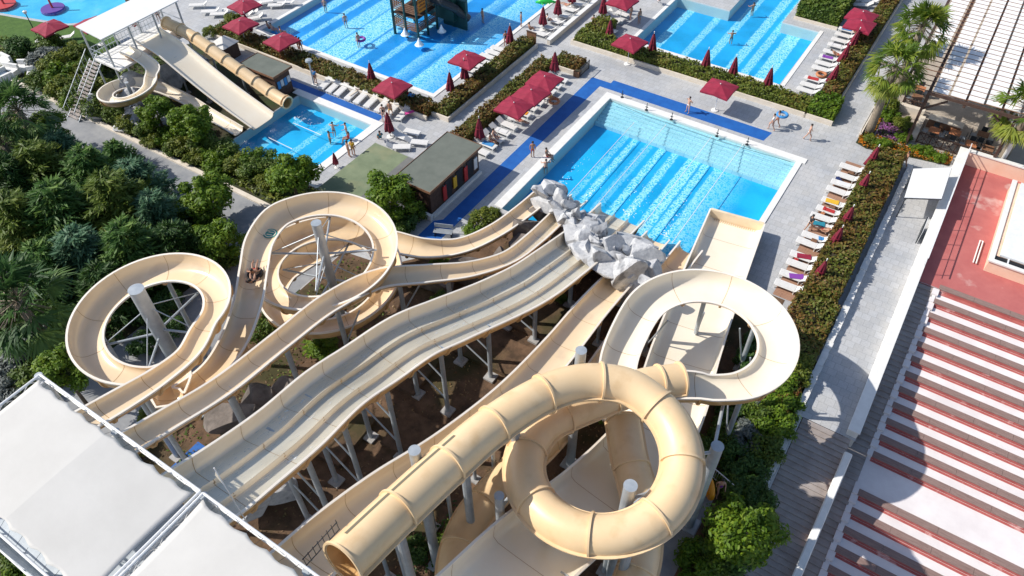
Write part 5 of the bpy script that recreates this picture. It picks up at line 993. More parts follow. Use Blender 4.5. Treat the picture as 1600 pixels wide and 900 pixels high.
carpet('ground_cover',[(-78,28.1),(-39.5,28.1),(-39.5,31.2),(-51.4,31.3),(-60,30.0),(-70,31.5),(-78,31)],'leaf_yellow',60,.45,.17)
carpet('ground_cover',[(-90,27.9),(-70,28.2),(-67,31),(-67,41),(-72,40),(-75,34),(-90,31)],'leaf_shrub',45,.4,.18)
carpet('ground_cover',[(-3.2,23.6),(.3,23.6),(.3,36),(-2.7,36),(-3.2,30)],'leaf_bright',55,.35,.14,.7)
carpet('ground_cover',[(-1.4,10),(.3,10),(.3,23.6),(-1.3,23.6)],'leaf_shrub',55,.4,.15)
carpet('ground_cover',[(-62,2),(-41,2),(-41,22),(-62,22)],'leaf_dark',22,.5,.2,.6)
carpet('ground_cover',[(-33,8),(-24,8),(-24,20),(-28,27),(-33,27)],'leaf_shrub',10,.2,.12,.9)
carpet('leaf_litter',[(-33,4),(-5,4),(-5,36),(-24,36),(-28,27),(-33,27)],'leaf_litter',7,.03,.10,.8)
carpet('ground_cover',[(-14,9),(-4,9.5),(-4,15),(-14,15)],'leaf_dark',30,.3,.13,.7)
# ------------------------------------------------------------------ parasols
UL={}
def um_mesh(k):
    if k in UL: return UL[k]
    mb=MB()
    if k=='open':            # square parasol, eight ribs, sagging panels and a turned down valance
        n=8; top=(0,0,2.78); vs=[top]; ring=[]
        for r_,z_ in ((.5,2.60),(1.0,2.42)):
            for i in range(16):
                a=2*math.pi*i/16; k_=i%2; ex=1/max(abs(math.cos(a)),abs(math.sin(a))); rr=1.32*r_*ex; sag=.05*r_ if (i%4)in(1,3) else 0; zc=z_-.13*(ex-1)*r_*2-sag; vs.append((rr*math.cos(a),rr*math.sin(a),zc))
        for i in range(16): v=vs[17+i]; vs.append((v[0]*1.0,v[1]*1.0,v[2]-.16))
        fs=[(0,1+i,1+(i+1)%16) for i in range(16)]+[(1+i,17+i,17+(i+1)%16,1+(i+1)%16) for i in range(16)]+[(17+i,33+i,33+(i+1)%16,17+(i+1)%16) for i in range(16)]
        mb.add(vs,fs); m_='umbrella_red'
    if k=='closed':
        vs=[];prof=[(.05,2.62),(.12,2.45),(.20,2.0),(.27,1.5),(.36,1.0),(.40,.72),(.33,.70)]; n=24
        for r_,z_ in prof:
            for i in range(n): a=2*math.pi*i/n; f=1+.28*math.sin(a*6)*min(1,(2.7-z_)); vs.append((r_*f*math.cos(a),r_*f*math.sin(a),z_+.05*math.sin(a*3)*(2.62-z_)*.4))
        fs=[(i*n+j,(i)*n+(j+1)%n,(i+1)*n+(j+1)%n,(i+1)*n+j) for i in range(len(prof)-1) for j in range(n)]+[tuple(range(n))]
        mb.add([(v[0],v[1],v[2]) for v in vs],[f[::-1] for f in fs]); m_='umbrella_dark'
    if k=='pole': mb.tube([(0,0,.05),(0,0,2.76)],.028,8); m_='white_steel'
    if k=='base': mb.lathe((0,0,0),[(0,.0),(.33,.0),(.33,.07),(.07,.13),(.05,.28),(0,.28)],14); m_='coping'
    if k=='finial': mb.lathe((0,0,2.78),[(0,0),(.05,0),(.05,.06),(0,.11)],8); m_='white_steel'
    if k=='rib':
        for i in range(8): a=2*math.pi*i/8; ex=1/max(abs(math.cos(a)),abs(math.sin(a))); mb.bar((0,0,2.70),(1.28*ex*math.cos(a),1.28*ex*math.sin(a),2.33-.26*(ex-1)),.025)
        m_='white_steel'
    if k=='tie': mb.lathe((0,0,1.62),[(.30,0),(.315,.0),(.315,.07),(.30,.07)],16); m_='umbrella_red'
    o=mb.build('tmpu',m_); me=o.data; bpy.data.objects.remove(o)
    if k=='closed': me.polygons.foreach_set('use_smooth',[True]*len(me.polygons))
    me.name=k; UL[k]=me; return me
def umbrella(label,x,y,opened,rz=0,tilt=0,group=None,s=1.0):
    t=thing('parasol',label,'parasol',(x,y,0),rz,group); t.rotation_euler[1]=tilt; t.scale=(s,s,s)
    link('canopy' if opened else 'folded_canopy',um_mesh('open' if opened else 'closed'),t); link('pole',um_mesh('pole'),t); link('base',um_mesh('base'),t); link('finial',um_mesh('finial'),t)
    if opened: link('ribs',um_mesh('rib'),t)
    else: link('tie_band',um_mesh('tie'),t)
    return t
def U(label,px,py,opened,z=None,rz=0,tilt=0,**k):   # px,py is the top when open, the foot when folded
    a=at(px,py,2.8 if opened else (z or 0)); return umbrella(label,a.x,a.y,opened,rz,tilt,**k)
for px,py,lb in [(1126,131,'open red parasol standing alone above the blue walkway'),(985,60,'open red parasol at the near left corner of the upper right pool'),(729,86,'open red parasol at the near right corner of the wave pool'),(612,129,'open red parasol over the loungers beside the small pool'),(803,160,'red open parasol nearest the kiosk among three beside the slide pool'),(830,140,'middle one of the three open red parasols beside the slide pool'),(851,119,'farthest of the three open red parasols beside the slide pool'),(438,57,'open red parasol left of the wave pool corner behind the hedge'),(374,32,'open red parasol behind the left end of the long reddish hedge'),(380,2,'open red parasol at the top frame edge on the upper left deck'),(74,36,'open red parasol on the lawn beside the lagoon'),(140,31,'open red parasol on the lawn partly behind the white tower roof'),(1349,18,'far one of two overlapping open red parasols by the pergola palms'),(1346,32,'near one of two overlapping open red parasols by the pergola palms'),(973,-4,'open red parasol cut by the top frame edge between the pools')]:
    U(lb,px,py,True,rz=random.uniform(-.12,.12))
for i,(px,py) in enumerate(((1353,268),(1338,310),(1313,362),(1296,394),(1271,446))): U(f'folded dark red parasol on the wooden deck, {ORD[i]} from the far end',px,py,False,tilt=.06)
for i,(px,py) in enumerate(((1326,82),(1310,106),(1293,138))): U(f'folded red parasol behind the lounger row near the palms, {ORD[i]} from far end',px,py,False,tilt=.1)
for i,(px,py) in enumerate(((951,68),(1017,90),(1100,115),(1142,127),(1196,144))): U(f'folded red parasol between long green hedge and upper right pool, {ORD[i]} from left',px,py,False)
for i,(px,py) in enumerate(((941,30),(956,16))): U(['folded red parasol beside the standing bathers between the two upper pools','folded red parasol near the top frame edge between the two upper pools'][i],px,py,False)
for i,(px,py) in enumerate(((893,12),(871,31),(848,47))): U(f'folded red parasol along the low wall right of the wave pool, {ORD[i]} from the top',px,py,False)
for px,py,lb in [(797,77,'folded parasol by two people at the right edge of the wave pool'),(727,132,'folded parasol beside the loungers right of the wave pool'),(705,151,'folded parasol at the near corner of the wave pool above the hedge bend'),(583,136,'folded parasol behind the lounger row next to the open parasol'),(610,214,'folded parasol on the paving between the small pool and the kiosk roof'),(866,119,'folded parasol at the back of the three open red parasols'),(750,224,'folded parasol at the corner of the kiosk roof'),(392,58,'folded dark parasol left of the open one near the wave pool corner'),(526,262,'short folded dark red parasol behind the pump house roof')]: U(lb,px,py,False,s=.6 if 'short' in lb else 1.0)
# ------------------------------------------------------------------ loungers
LG={}
def lg_mesh(k):
    if k in LG: return LG[k]
    mb=MB(); m_='lounger_white'                      # head towards -X
    if k=='frame':
        for s in (-.32,.32): mb.bar((-.35,s,.34),(1.22,s,.34),.05)
        mb.bar((1.2,-.32,.34),(1.2,.32,.34),.05); mb.bar((-.33,-.32,.34),(-.33,.32,.34),.05)
    if k=='seat': mb.box(-.3,1.19,-.29,.29,.345,.385); m_='lounger_fabric'
    if k=='backrest': mb.add([(-.3,-.31,.35),(-.3,.31,.35),(-.86,.31,.72),(-.86,-.31,.72),(-.32,-.31,.31),(-.32,.31,.31),(-.88,.31,.68),(-.88,-.31,.68)],[(0,1,2,3),(7,6,5,4),(0,3,7,4),(1,5,6,2),(0,4,5,1),(3,2,6,7)]); m_='lounger_fabric'
    if k=='prop': 
        mb.tube([(-.75,-.27,.6),(-.45,-.27,.04),(-.45,.27,.04),(-.75,.27,.6)],.017,5)
    if k=='leg': mb.box(-.03,.03,-.03,.03,0,.33)
    o=mb.build('tmpl',m_); me=o.data; bpy.data.objects.remove(o); me.name=k; LG[k]=me; return me
def lounger(label,x,y,rz,group=None,legs=True,flat=False):
    t=thing('sun_lounger',label,'sun lounger',(x,y,.012),rz,group); link('frame',lg_mesh('frame'),t); link('seat',lg_mesh('seat'),t); b=link('backrest',lg_mesh('backrest'),t); link('backrest_prop',lg_mesh('prop'),t)
    if legs:
        for lx in (-.25,1.1):
            for ly in (-.3,.3): l=link('leg',lg_mesh('leg'),t); l.location=(lx,ly,0)
    return t
def folded_towel(label,x,y,z,rz,m_,l=.9,w=.45):
    t=thing('towel',label,'towel',(x,y,z),rz); MB().box(-l/2,l/2,-w/2,w/2,0,.03).build('cloth',m_,t); MB().box(-l/2-.01,-l/2+.18,-w/2-.01,w/2+.01,.031,.06).build('fold',m_,t)
HX=-3.35
ys=[58.0,56.55,55.2,53.9,52.35,51.15,49.95,48.8,47.2,46.2,44.7,43.55,42.3,41.35]
ys=[at(px,py,.4).y for px,py in ((1334,263),(1326,276),(1320,288),(1313,299),(1306,317),(1299,330),(1293,342),(1288,353),(1277,371),(1271,382),(1262,403),(1254,415),(1244,432),(1236,448))]
for i,y in enumerate(ys): lounger(f'white lounger on the wooden deck by the hedge, {ORD[i]} from the far end',HX+.12+random.uniform(-.1,.1),y,math.pi+random.uniform(-.06,.06))
for i in (1,5,9): t=thing('side_table',f'small brown side table on the wooden deck, {ORD[[1,5,9].index(i)]} from the far end','side table',(HX-.0,(ys[i]+ys[i-1])/2,.012)); MB().box(-.22,.22,-.2,.2,.36,.40).build('table_top','wood_brown',t); MB().box(-.18,.18,-.16,.16,0,.36).build('frame','wood_dark',t)
folded_towel('bright red towel on a lounger halfway down the wooden deck',HX-.1,ys[5],.41,0,'cloth_red',.9,.4); folded_towel('small blue towel on a lounger in the lower half of the wooden deck',HX+.4,ys[8],.42,.3,'cloth_blue',.4,.35); folded_towel('white crumpled towel at the head of a wooden deck lounger',HX+.8,ys[0],.62,.2,'cloth_white',.35,.4)
for i in range(5): t=thing('side_table',f'small white side table beside the deck hedge, {ORD[i]} from the far end','side table',(-2.42,[57.3,54.5,51.7,48.1,43.8][i],0)); MB().box(-.2,.2,-.2,.2,.36,.42).build('table_top','lounger_white',t); MB().lathe((0,0,0),[(.16,0),(.05,.1),(.05,.36)],10).build('leg','lounger_white',t)
for i,(px,py) in enumerate(((1341,52),(1335,60),(1328,68),(1321,76),(1314,86),(1308,95),(1302,104),(1297,112),(1283,128),(1276,137),(1270,145))): a=at(px,py,.3); lounger(f'white lounger in the row right of the upper pool, {ORD[i]} from far end',-10.1,a.y,math.pi)
for i,(px,py) in enumerate(((525,120),(537,125),(549,130),(563,138),(573,146),(588,153),(604,160),(618,167),(632,176))): a=at(px,py,.3); lounger(f'grey-white lounger in the row above the small pool, {ORD[i]} from the left',a.x,43.62,-math.pi/2+.15)
for i in range(13): 
    y=42.6+1.13*i; lounger(f'white lounger beside the slide pool along the left hedge, {ORD[i]} from the kiosk',-31.6,y,.05*random.uniform(-1,1))
for i,(px,py,rz) in enumerate(((332,18,-2.5),(346,22,-2.5),(313,8,-2.5),(365,14,-2.3),(384,24,-2.2),(392,22,-2.2),(400,28,-2.2),(378,36,-2.4),(436,8,-2.5),(450,5,-2.5),(398,10,-2.2),(420,2,-2.2))): a=at(px,py,.3); lounger('white lounger scattered on the upper left deck by the wave pool',a.x,a.y,rz,'loungers on the upper left deck',False)
for i,(px,py) in enumerate(((958,5),(965,12),(967,20),(960,27),(953,30),(944,36),(948,45))): a=at(px,py,.3); lounger(f'white lounger on the deck left of the upper right pool, {ORD[i]} from the top',a.x,a.y,-.1,None,False)
for i,(px,py) in enumerate(((737,110),(747,103),(757,97),(766,90),(775,84),(783,78))): a=at(px,py,.3); lounger(f'white lounger between the wave pool and the russet hedge, {ORD[i]} from the near corner',a.x,a.y,math.pi,None,False)
for i in range(9): a=(-37.1,62.6+1.55*i); lounger(f'white lounger against the low wall right of the wave pool, {ORD[i]} from the near end',a[0],a[1],math.pi,None,False)
for i,(px,py) in enumerate(((625,212),(637,205),(648,222),(620,230))): a=at(px,py,.3); lounger(f'white lounger by the folded parasol near the pump house, {ORD[i]} from the left',a.x,a.y,.2*i,None)
for i,(px,py) in enumerate(((1310,2),(1318,8),(1350,8),(1362,2),(1340,0))): a=at(px,py,.3); lounger('white lounger at the top frame edge near the clipped round hedge',a.x,a.y,math.pi+.2*i,'loungers at the top edge by the clipped hedge',False)
for i,(px,py) in enumerate(((75,62),(105,58))): a=at(px,py,.3); lounger(['white lounger under the left lawn parasol','dark-shaded lounger on the lawn between two parasols'][i],a.x,a.y,-2.2,None,False)
for i,(px,py) in enumerate(((5,97),(15,112),(40,106),(57,115),(75,112),(3,120))):     # white planter blocks
    a=at(px,py,.4); t=thing('planter_block',f'white garden seat block by the lawn edge, {ORD[i]} in its cluster','seat block',(a.x,a.y,0),.3*i); MB().box(-.8,.8,-.35,.35,0,.62).build('seat','white_wall',t); MB().box(-.8,.8,.352,.6,0,1.05).build('back','white_wall',t)
TWC=['cloth_blue','cloth_white','pink','cloth_yellow','cloth_teal','cloth_red','cloth_purple']
for k,(i,dx) in enumerate(((2,.0),(4,-.2),(7,-.35),(10,-.1),(12,.1))): folded_towel(['pale','yellow','sea green','dark red','purple'][k]+f' towel spread on the {ORD[i]} lounger of the wooden deck',HX+dx,ys[i],.405,math.pi+.1*k,[ 'cloth_white','cloth_yellow','cloth_teal','umbrella_red','cloth_purple'][k],1.0,.5)
for k,i in enumerate((1,3,6,9,11)): folded_towel(['blue','striped white','orange','pink','teal'][k]+f' towel on the {ORD[i]} lounger along the left hedge of the slide pool',-31.2,42.6+1.13*i,.405,.1,['cloth_blue','cloth_white','yellow','pink','cloth_teal'][k],1.0,.5)
for k,(i,c_) in enumerate(((0,'cloth_blue'),(3,'cloth_white'),(5,'cloth_purple'),(8,'cloth_red'))): a=at(*((1341,52),(1335,60),(1328,68),(1321,76),(1314,86),(1308,95),(1302,104),(1297,112),(1283,128))[i],.3); folded_towel(['blue','white','purple','red'][k]+f' towel on the {ORD[i]} lounger right of the upper pool',-10.5,a.y,.405,.1,c_,1.0,.5)
def bag(label,x,y,m_):
    t=thing('beach_bag',label,'bag',(x,y,.012),random.uniform(0,3)); MB().add([(-.22,-.12,0),(.22,-.12,0),(.22,.12,0),(-.22,.12,0),(-.27,-.15,.30),(.27,-.15,.30),(.27,.15,.30),(-.27,.15,.30)],[(3,2,1,0),(4,5,6,7),(0,1,5,4),(1,2,6,5),(2,3,7,6),(3,0,4,7)]).build('bag_body',m_,t); MB().tube([(-.15,0,.30),(-.12,0,.46),(.12,0,.46),(.15,0,.30)],.015,5).build('handle',m_,t)
for lb,x,y,m_ in (('navy beach bag between loungers near the far end of the wooden deck',HX-.6,ys[2]+.6,'cloth_navy'),('straw coloured bag between loungers in the middle of the wooden deck',HX-.4,ys[6]+.55,'terracotta'),('red bag near the low end of the wooden deck',HX-.5,ys[11]+.6,'cloth_red'),('dark bag between loungers left of the slide pool',-30.9,44.9,'cloth_black'),('blue bag by the loungers below the three red parasols',-30.8,51.7,'cloth_blue')): bag(lb,x,y,m_)
# ------------------------------------------------------------------ people
PEO={}
def skin(name,J,E,rad,mname,root=0,sub=1):
    me=bpy.data.meshes.new(name); me.from_pydata(J,E,[]); o=link('tmpskin',me); md=o.modifiers.new('s','SKIN'); sv=me.skin_vertices[0].data
    for i,r_ in enumerate(rad): sv[i].radius=(r_,r_) if not isinstance(r_,tuple) else r_; sv[i].use_root=(i==root)
    s=o.modifiers.new('b','SUBSURF'); s.levels=sub; s.render_levels=sub
    dg=bpy.context.evaluated_depsgraph_get(); out=bpy.data.meshes.new_from_object(o.evaluated_get(dg)); bpy.data.objects.remove(o); out.materials.clear(); out.materials.append(MATS[mname]); out.polygons.foreach_set('use_smooth',[True]*len(out.polygons)); out.name=name; return out
def pose(kind):
    # pelvis, belly, chest, neck, head, crown | L shoulder, elbow, wrist, hand | R | L hip, knee, ankle, toe | R ; nose
    P=dict(pel=(0,0,.93),bel=(0,0,1.08),che=(0,.01,1.28),nec=(0,.01,1.46),hea=(0,.03,1.57),cro=(0,.02,1.68),nos=(0,.12,1.57))
    def limb(s,a,l): return None
    if kind=='stand':
        for s,n in ((-1,'L'),(1,'R')): P.update({n+'s':(.18*s,0,1.38),n+'e':(.24*s,-.03,1.10),n+'w':(.25*s,.06,.86),n+'h':(.25*s,.10,.76),n+'i':(.10*s,0,.88),n+'k':(.11*s,.03,.48),n+'a':(.11*s,-.01,.08),n+'t':(.12*s,.15,.03)})
    if kind=='walk':
        for s,n in ((-1,'L'),(1,'R')): P.update({n+'s':(.18*s,0,1.38),n+'e':(.24*s,-.10*s,1.11),n+'w':(.23*s,-.14*s+.10,.90),n+'h':(.22*s,-.16*s+.15,.81),n+'i':(.10*s,0,.88),n+'k':(.10*s,.17*s+.06,.50),n+'a':(.10*s,.28*s-.08,.10),n+'t':(.11*s,.28*s+.08,.05)})
    if kind=='akimbo':
        for s,n in ((-1,'L'),(1,'R')): P.update({n+'s':(.18*s,0,1.38),n+'e':(.40*s,-.08,1.22),n+'w':(.24*s,.16,1.42),n+'h':(.14*s,.2,1.5),n+'i':(.11*s,0,.88),n+'k':(.15*s,.02,.48),n+'a':(.19*s,-.01,.08),n+'t':(.21*s,.15,.03)})
    if kind=='sit':
        P=dict(pel=(0,0,.52),bel=(0,-.05,.66),che=(0,-.10,.85),nec=(0,-.11,1.03),hea=(0,-.09,1.14),cro=(0,-.10,1.25),nos=(0,0,1.13))
        for s,n in ((-1,'L'),(1,'R')): P.update({n+'s':(.18*s,-.11,.95),n+'e':(.26*s,-.02,.70),n+'w':(.18*s,.18,.62),n+'h':(.14*s,.26,.60),n+'i':(.10*s,.04,.50),n+'k':(.13*s,.44,.56),n+'a':(.12*s,.52,.12),n+'t':(.13*s,.68,.06)})
    if kind=='lie':
        P=dict(pel=(0,0,.50),bel=(0,-.15,.53),che=(0,-.34,.62),nec=(0,-.50,.73),hea=(0,-.60,.80),cro=(0,-.70,.86),nos=(0,-.57,.89))
        for s,n in ((-1,'L'),(1,'R')): P.update({n+'s':(.18*s,-.42,.68),n+'e':(.28*s,-.20,.54),n+'w':(.24*s,.05,.50),n+'h':(.2*s,.14,.50),n+'i':(.09*s,.05,.49),n+'k':(.11*s,.47,.58 if s>0 else .50),n+'a':(.10*s,.88,.47),n+'t':(.12*s,.95,.58)})
    if kind=='swim':
        for s,n in ((-1,'L'),(1,'R')): P.update({n+'s':(.18*s,0,1.38),n+'e':(.40*s,.12,1.24),n+'w':(.42*s,.34,1.22),n+'h':(.40*s,.43,1.22),n+'i':(.10*s,0,.88),n+'k':(.11*s,.03,.55),n+'a':(.11*s,-.1,.2),n+'t':(.12*s,.0,.15)})
    if kind=='slide':     # seated back in a ring, legs forward
        P=dict(pel=(0,0,.30),bel=(0,-.12,.38),che=(0,-.26,.52),nec=(0,-.36,.67),hea=(0,-.38,.78),cro=(0,-.42,.89),nos=(0,-.29,.79))
        for s,n in ((-1,'L'),(1,'R')): P.update({n+'s':(.18*s,-.32,.60),n+'e':(.36*s,-.18,.46),n+'w':(.40*s,.06,.40),n+'h':(.40*s,.15,.39),n+'i':(.10*s,.05,.32),n+'k':(.14*s,.42,.50),n+'a':(.13*s,.78,.36),n+'t':(.14*s,.86,.46)})
    return P
RADS=dict(pel=.135,bel=.115,che=.14,nec=.052,hea=.092,cro=.070,nos=.022,s=.062,e=.042,w=.030,h=.036,i=.088,k=.056,a=.037,t=.032)
EDG=[('pel','bel'),('bel','che'),('che','nec'),('nec','hea'),('hea','cro'),('hea','nos')]+[e for n in 'LR' for e in (('che',n+'s'),(n+'s',n+'e'),(n+'e',n+'w'),(n+'w',n+'h'),('pel',n+'i'),(n+'i',n+'k'),(n+'k',n+'a'),(n+'a',n+'t'))]
def body(kind,sk):
    k=(kind,sk)
    if k not in PEO:
        P=pose(kind); names=list(P); J=[P[n] for n in names]; E=[(names.index(a),names.index(b)) for a,b in EDG]; r_=[RADS.get(n,RADS.get(n[1:],.05)) for n in names]
        PEO[k]=skin('body',J,E,r_,sk,names.index('pel'),2)
    return PEO[k]
def garment(kind,what,m_):
    k=(kind,what,m_)
    if k not in PEO:
        P=pose(kind); V_=lambda n:Vector(P[n])
        if what=='shorts':
            J=[V_('pel').lerp(V_('bel'),.45),V_('pel')]+[V_('Li'),V_('Li').lerp(V_('Lk'),.38),V_('Ri'),V_('Ri').lerp(V_('Rk'),.38)]; E=[(0,1),(1,2),(2,3),(1,4),(4,5)]; r_=[.135,.15,.105,.10,.105,.10]
            PEO[k]=skin('shorts',[tuple(j) for j in J],E,r_,m_,1)
        if what=='swimsuit':
            J=[V_('pel')-Vector((0,0,.04)) if kind!='lie' else V_('pel'),V_('bel'),V_('che')]; PEO[k]=skin('swimsuit',[tuple(j) for j in J],[(0,1),(1,2)],[.155,.132,.153],m_,0)
        if what=='shirt':
            J=[V_('pel').lerp(V_('bel'),.3),V_('bel'),V_('che'),V_('Ls'),V_('Ls').lerp(V_('Le'),.55),V_('Rs'),V_('Rs').lerp(V_('Re'),.55)]; PEO[k]=skin('shirt',[tuple(j) for j in J],[(0,1),(1,2),(2,3),(3,4),(2,5),(5,6)],[.15,.14,.158,.078,.066,.078,.066],m_,2)
        if what=='hair':
            mb=MB(); h=V_('hea'); c_=V_('cro'); ax=(c_-h).normalized(); nz=(V_('nos')-h); nz=(nz-ax*nz.dot(ax)).normalized(); c0=h+ax*.045-nz*.022; vs=[];n=12
            for i in range(7):
                th_=R(100)*i/6
                for j in range(n): a=2*math.pi*j/n; sd=ax.cross(nz); d=ax*math.cos(th_)+(nz*math.cos(a)+sd*math.sin(a))*math.sin(th_); f=.112 if not(math.cos(a)>.35 and i>4) else .085; vs.append(c0+d*f)
            mb.add(vs,[(i*n+j,(i+1)*n+j,(i+1)*n+(j+1)%n,i*n+(j+1)%n) for i in range(6) for j in range(n)]); o=mb.build('tmph',m_,smooth=True); PEO[k]=o.data; bpy.data.objects.remove(o)
    return PEO[k]
def person(label,px,py,kind,what,cloth,rz=0,z=0,sk='skin_tan',hair='hair_dark',s=1.0,xyz=None):
    a=Vector(xyz) if xyz else at(px,py,z); t=thing('person',label,'person',tuple(a),rz); t.scale=(s,s,s); link('body',body(kind,sk),t); link('hair',garment(kind,'hair',hair),t)
    for w_,c_ in zip(what.split('+'),cloth.split('+')): link(w_,garment(kind,w_,c_),t)
    return t
PL=[(1074,176,'akimbo','shorts','cloth_white',2.6,'pale person with raised elbows standing on the blue walkway','skin_pale'),
(1212,198,'walk','shorts','cloth_red',2.0,'person in red shorts walking with a round float past the hedge corner','skin_tan'),(1204,203,'walk','shirt+shorts','cloth_white+cloth_navy',1.8,'child in white top and navy shorts beside the person with the float','skin_pale'),
(1261,219,'walk','shorts','cloth_white',-1.2,'person in white shorts holding a green board near the path junction','skin_pale'),(1410,262,'walk','shorts','cloth_black',1.9,'sunlit person stepping out by the orange flowers and the hedge end','skin_tan'),
(1262,361,'walk','shirt+shorts','cloth_black+cloth_black',-.6,'person in black walking along the edge of the wooden deck','skin_tan'),
(832,246,'stand','shorts','cloth_red',.5,'small child in red standing on the blue strip left of the slide pool','skin_tan'),
(600,188,'walk','swimsuit','cloth_black',.8,'person in a black swimsuit walking by the blue strip at the small pool','skin_pale'),(611,183,'walk','shorts','cloth_yellow',.4,'tanned person next to the swimmer in black by the small pool','skin_tan'),
(546,245,'stand','shorts','cloth_black',-.4,'tanned bather at the near right edge of the small pool','skin_tan'),(553,243,'stand','shirt+shorts','cloth_yellow+cloth_yellow',.3,'person in yellow beside the bather at the small pool edge','skin_tan'),
(494,131,'stand','shirt+shorts','cloth_blue+cloth_black',.1,'person in a blue shirt under the outdoor shower','skin_tan'),
(814,42,'stand','shorts','cloth_black',-.9,'person standing at the top right edge of the wave pool','skin_tan'),(790,72,'stand','swimsuit','cloth_black',.8,'person in black beside the folded parasol at the wave pool','skin_tan'),(797,70,'walk','shirt+shorts','cloth_red+cloth_red',.8,'person in red beside the wave pool parasol','skin_tan'),
(985,30,'stand','shorts','cloth_teal',2.5,'person in teal shorts by the loungers between the upper pools','skin_pale'),(998,37,'stand','shorts','cloth_teal',-2.0,'second taller person in teal swim shorts at the pool edge between the upper pools','skin_tan'),
(472,82,'stand','swimsuit','cloth_red',1.0,'person in a red swimsuit behind the hedge at the wave pool edge','skin_tan'),(468,80,'walk','shorts','cloth_black',1.6,'person in black shorts behind the hedge at the wave pool edge','skin_pale'),
(448,80,'stand','shirt+shorts','cloth_white+cloth_white',1.0,'person in white under the open parasol left of the wave pool','skin_tan'),(1029,8,'sit','shorts','cloth_white',.4,'pale person sitting at the top edge by the shallow steps','skin_pale')]
for px,py,kd,wh,cl,rz,lb,sk in PL: person(lb,px,py,kd,wh,cl,rz,0,sk)
# at the pool corner and on loungers
for px,py,kd,wh,cl,rz,lb,sk,z in [(422,50,'sit','shorts','cloth_red',-.9,'person in red sitting on the wave pool rim at its left corner','skin_tan',-.4),(428,53,'sit','swimsuit','cloth_purple',-.9,'person in purple sitting on the wave pool rim','skin_pale',-.4),(442,58,'sit','shorts','cloth_black',-.6,'person sitting on the wave pool rim above the open parasol','skin_tan',-.4),
(570,141,'lie','swimsuit','cloth_black',2.9,'sunbather in black lying on a lounger behind the small pool','skin_tan',0),(622,160,'sit','shorts','cloth_red',1.5,'person sitting in the shade of the parasol above the small pool','skin_tan',0),(637,158,'sit','shirt+shorts','cloth_red+cloth_black',2.5,'person in a red shirt sitting by the blue towel above the small pool','skin_tan',0),
(768,227,'sit','shorts','cloth_red',-1.5,'tanned person sitting on a lounger at the kiosk corner','skin_tan',0),(773,220,'sit','swimsuit','cloth_navy',-1.6,'person in navy sitting behind the kiosk corner','skin_pale',0),(812,195,'lie','shorts','cloth_red',-1.5,'sunbather in red shorts lying beside the hedge near the slide pool','skin_tan',0),(860,158,'lie','shorts','cloth_yellow',-1.5,'sunbather on an orange towel below the three parasols','skin_tan',0),
(828,52,'sit','shorts','cloth_black',-.5,'person sitting on a white lounger at the wall end near the wave pool','skin_tan',0),(856,38,'sit','shirt+shorts','cloth_white+cloth_black',-.5,'person in white sitting behind the folded parasol at the low wall','skin_pale',0),(885,14,'lie','shorts','cloth_red',1.5,'sunbather on a lounger by the low wall near the top edge','skin_tan',0),(927,40,'sit','shorts','cloth_black',.4,'person sitting at the hedge end between the upper pools','skin_tan',0),
(955,42,'lie','shorts','cloth_black',1.5,'sunbather on a lounger near the hedge end between the upper pools','skin_tan',0),(975,22,'sit','swimsuit','cloth_red',1.2,'person sitting on the loungers between the upper pools','skin_pale',0),(1306,92,'lie','shorts','cloth_red',-1.5,'sunbather on a lounger beside the upper right pool','skin_tan',0),(1337,58,'lie','swimsuit','cloth_black',-1.5,'sunbather on a far lounger beside the upper right pool','skin_pale',0),
(1284,366,'lie','shorts','cloth_red',1.6,'sunbather lying on the shaded lounger in the middle of the wooden deck','skin_tan',0),(374,6,'sit','shorts','cloth_red',.4,'person sitting under the parasol at the top frame edge on the left deck','skin_tan',0),(212,48,'sit','shorts','cloth_red',.0,"red-clad attendant sitting under the children's tower roof",'skin_tan',4.1),(250,35,'stand','shirt+shorts','cloth_red+cloth_black',.8,"attendant in red standing at the far end of the children's tower",'skin_tan',4.1),(595,222,'sit','shirt+shorts','cloth_teal+cloth_black',1.0,'person sitting on a lounger by the folded parasol at the small pool','skin_tan',0),(545,224,'sit','shirt+shorts','cloth_red+cloth_black',2.0,'lifeguard in red sitting on the near edge of the small pool','skin_tan',-.3)]:
    person(lb,px,py,kd,wh,cl,rz,z,sk)
for px,py,lb,rz,dp in [(508,12,'person in dark shorts standing in the wave pool, top left',.5,-.7),(540,36,'person standing in the pale lanes of the wave pool',.9,-.7),(560,66,'person leaning over a purple float in the wave pool',1.4,-.7),(754,28,'tall person standing in the wave pool at the right',-.4,-.7),
(521,203,'swimmer nearest the centre of the small pool',.4,-.95),(541,204,'swimmer standing at the right side of the small pool',2.4,-.95),(514,212,'swimmer low in the water of the small pool',-1.0,-1.3),(853,262,'two-shaded bather at the left wall of the slide pool',.6,-.9),(1144,55,'swimmer with white cap in the upper right pool',.5,-1.25),(1177,12,'swimmer near the top of the upper right pool',.9,-1.2)]:
    a=at(px,py,-.1); person(lb,px,py,'stand' if dp>-.8 else 'swim','shorts','cloth_black' if 'dark' in lb else 'cloth_navy',rz,sk='skin_tan' if dp<-1 else 'skin_pale',xyz=(a.x,a.y,dp))
person('bather in red leaning on the left wall of the slide pool',855,250,'sit','shorts','cloth_red',-1.4,-.35,'skin_tan')
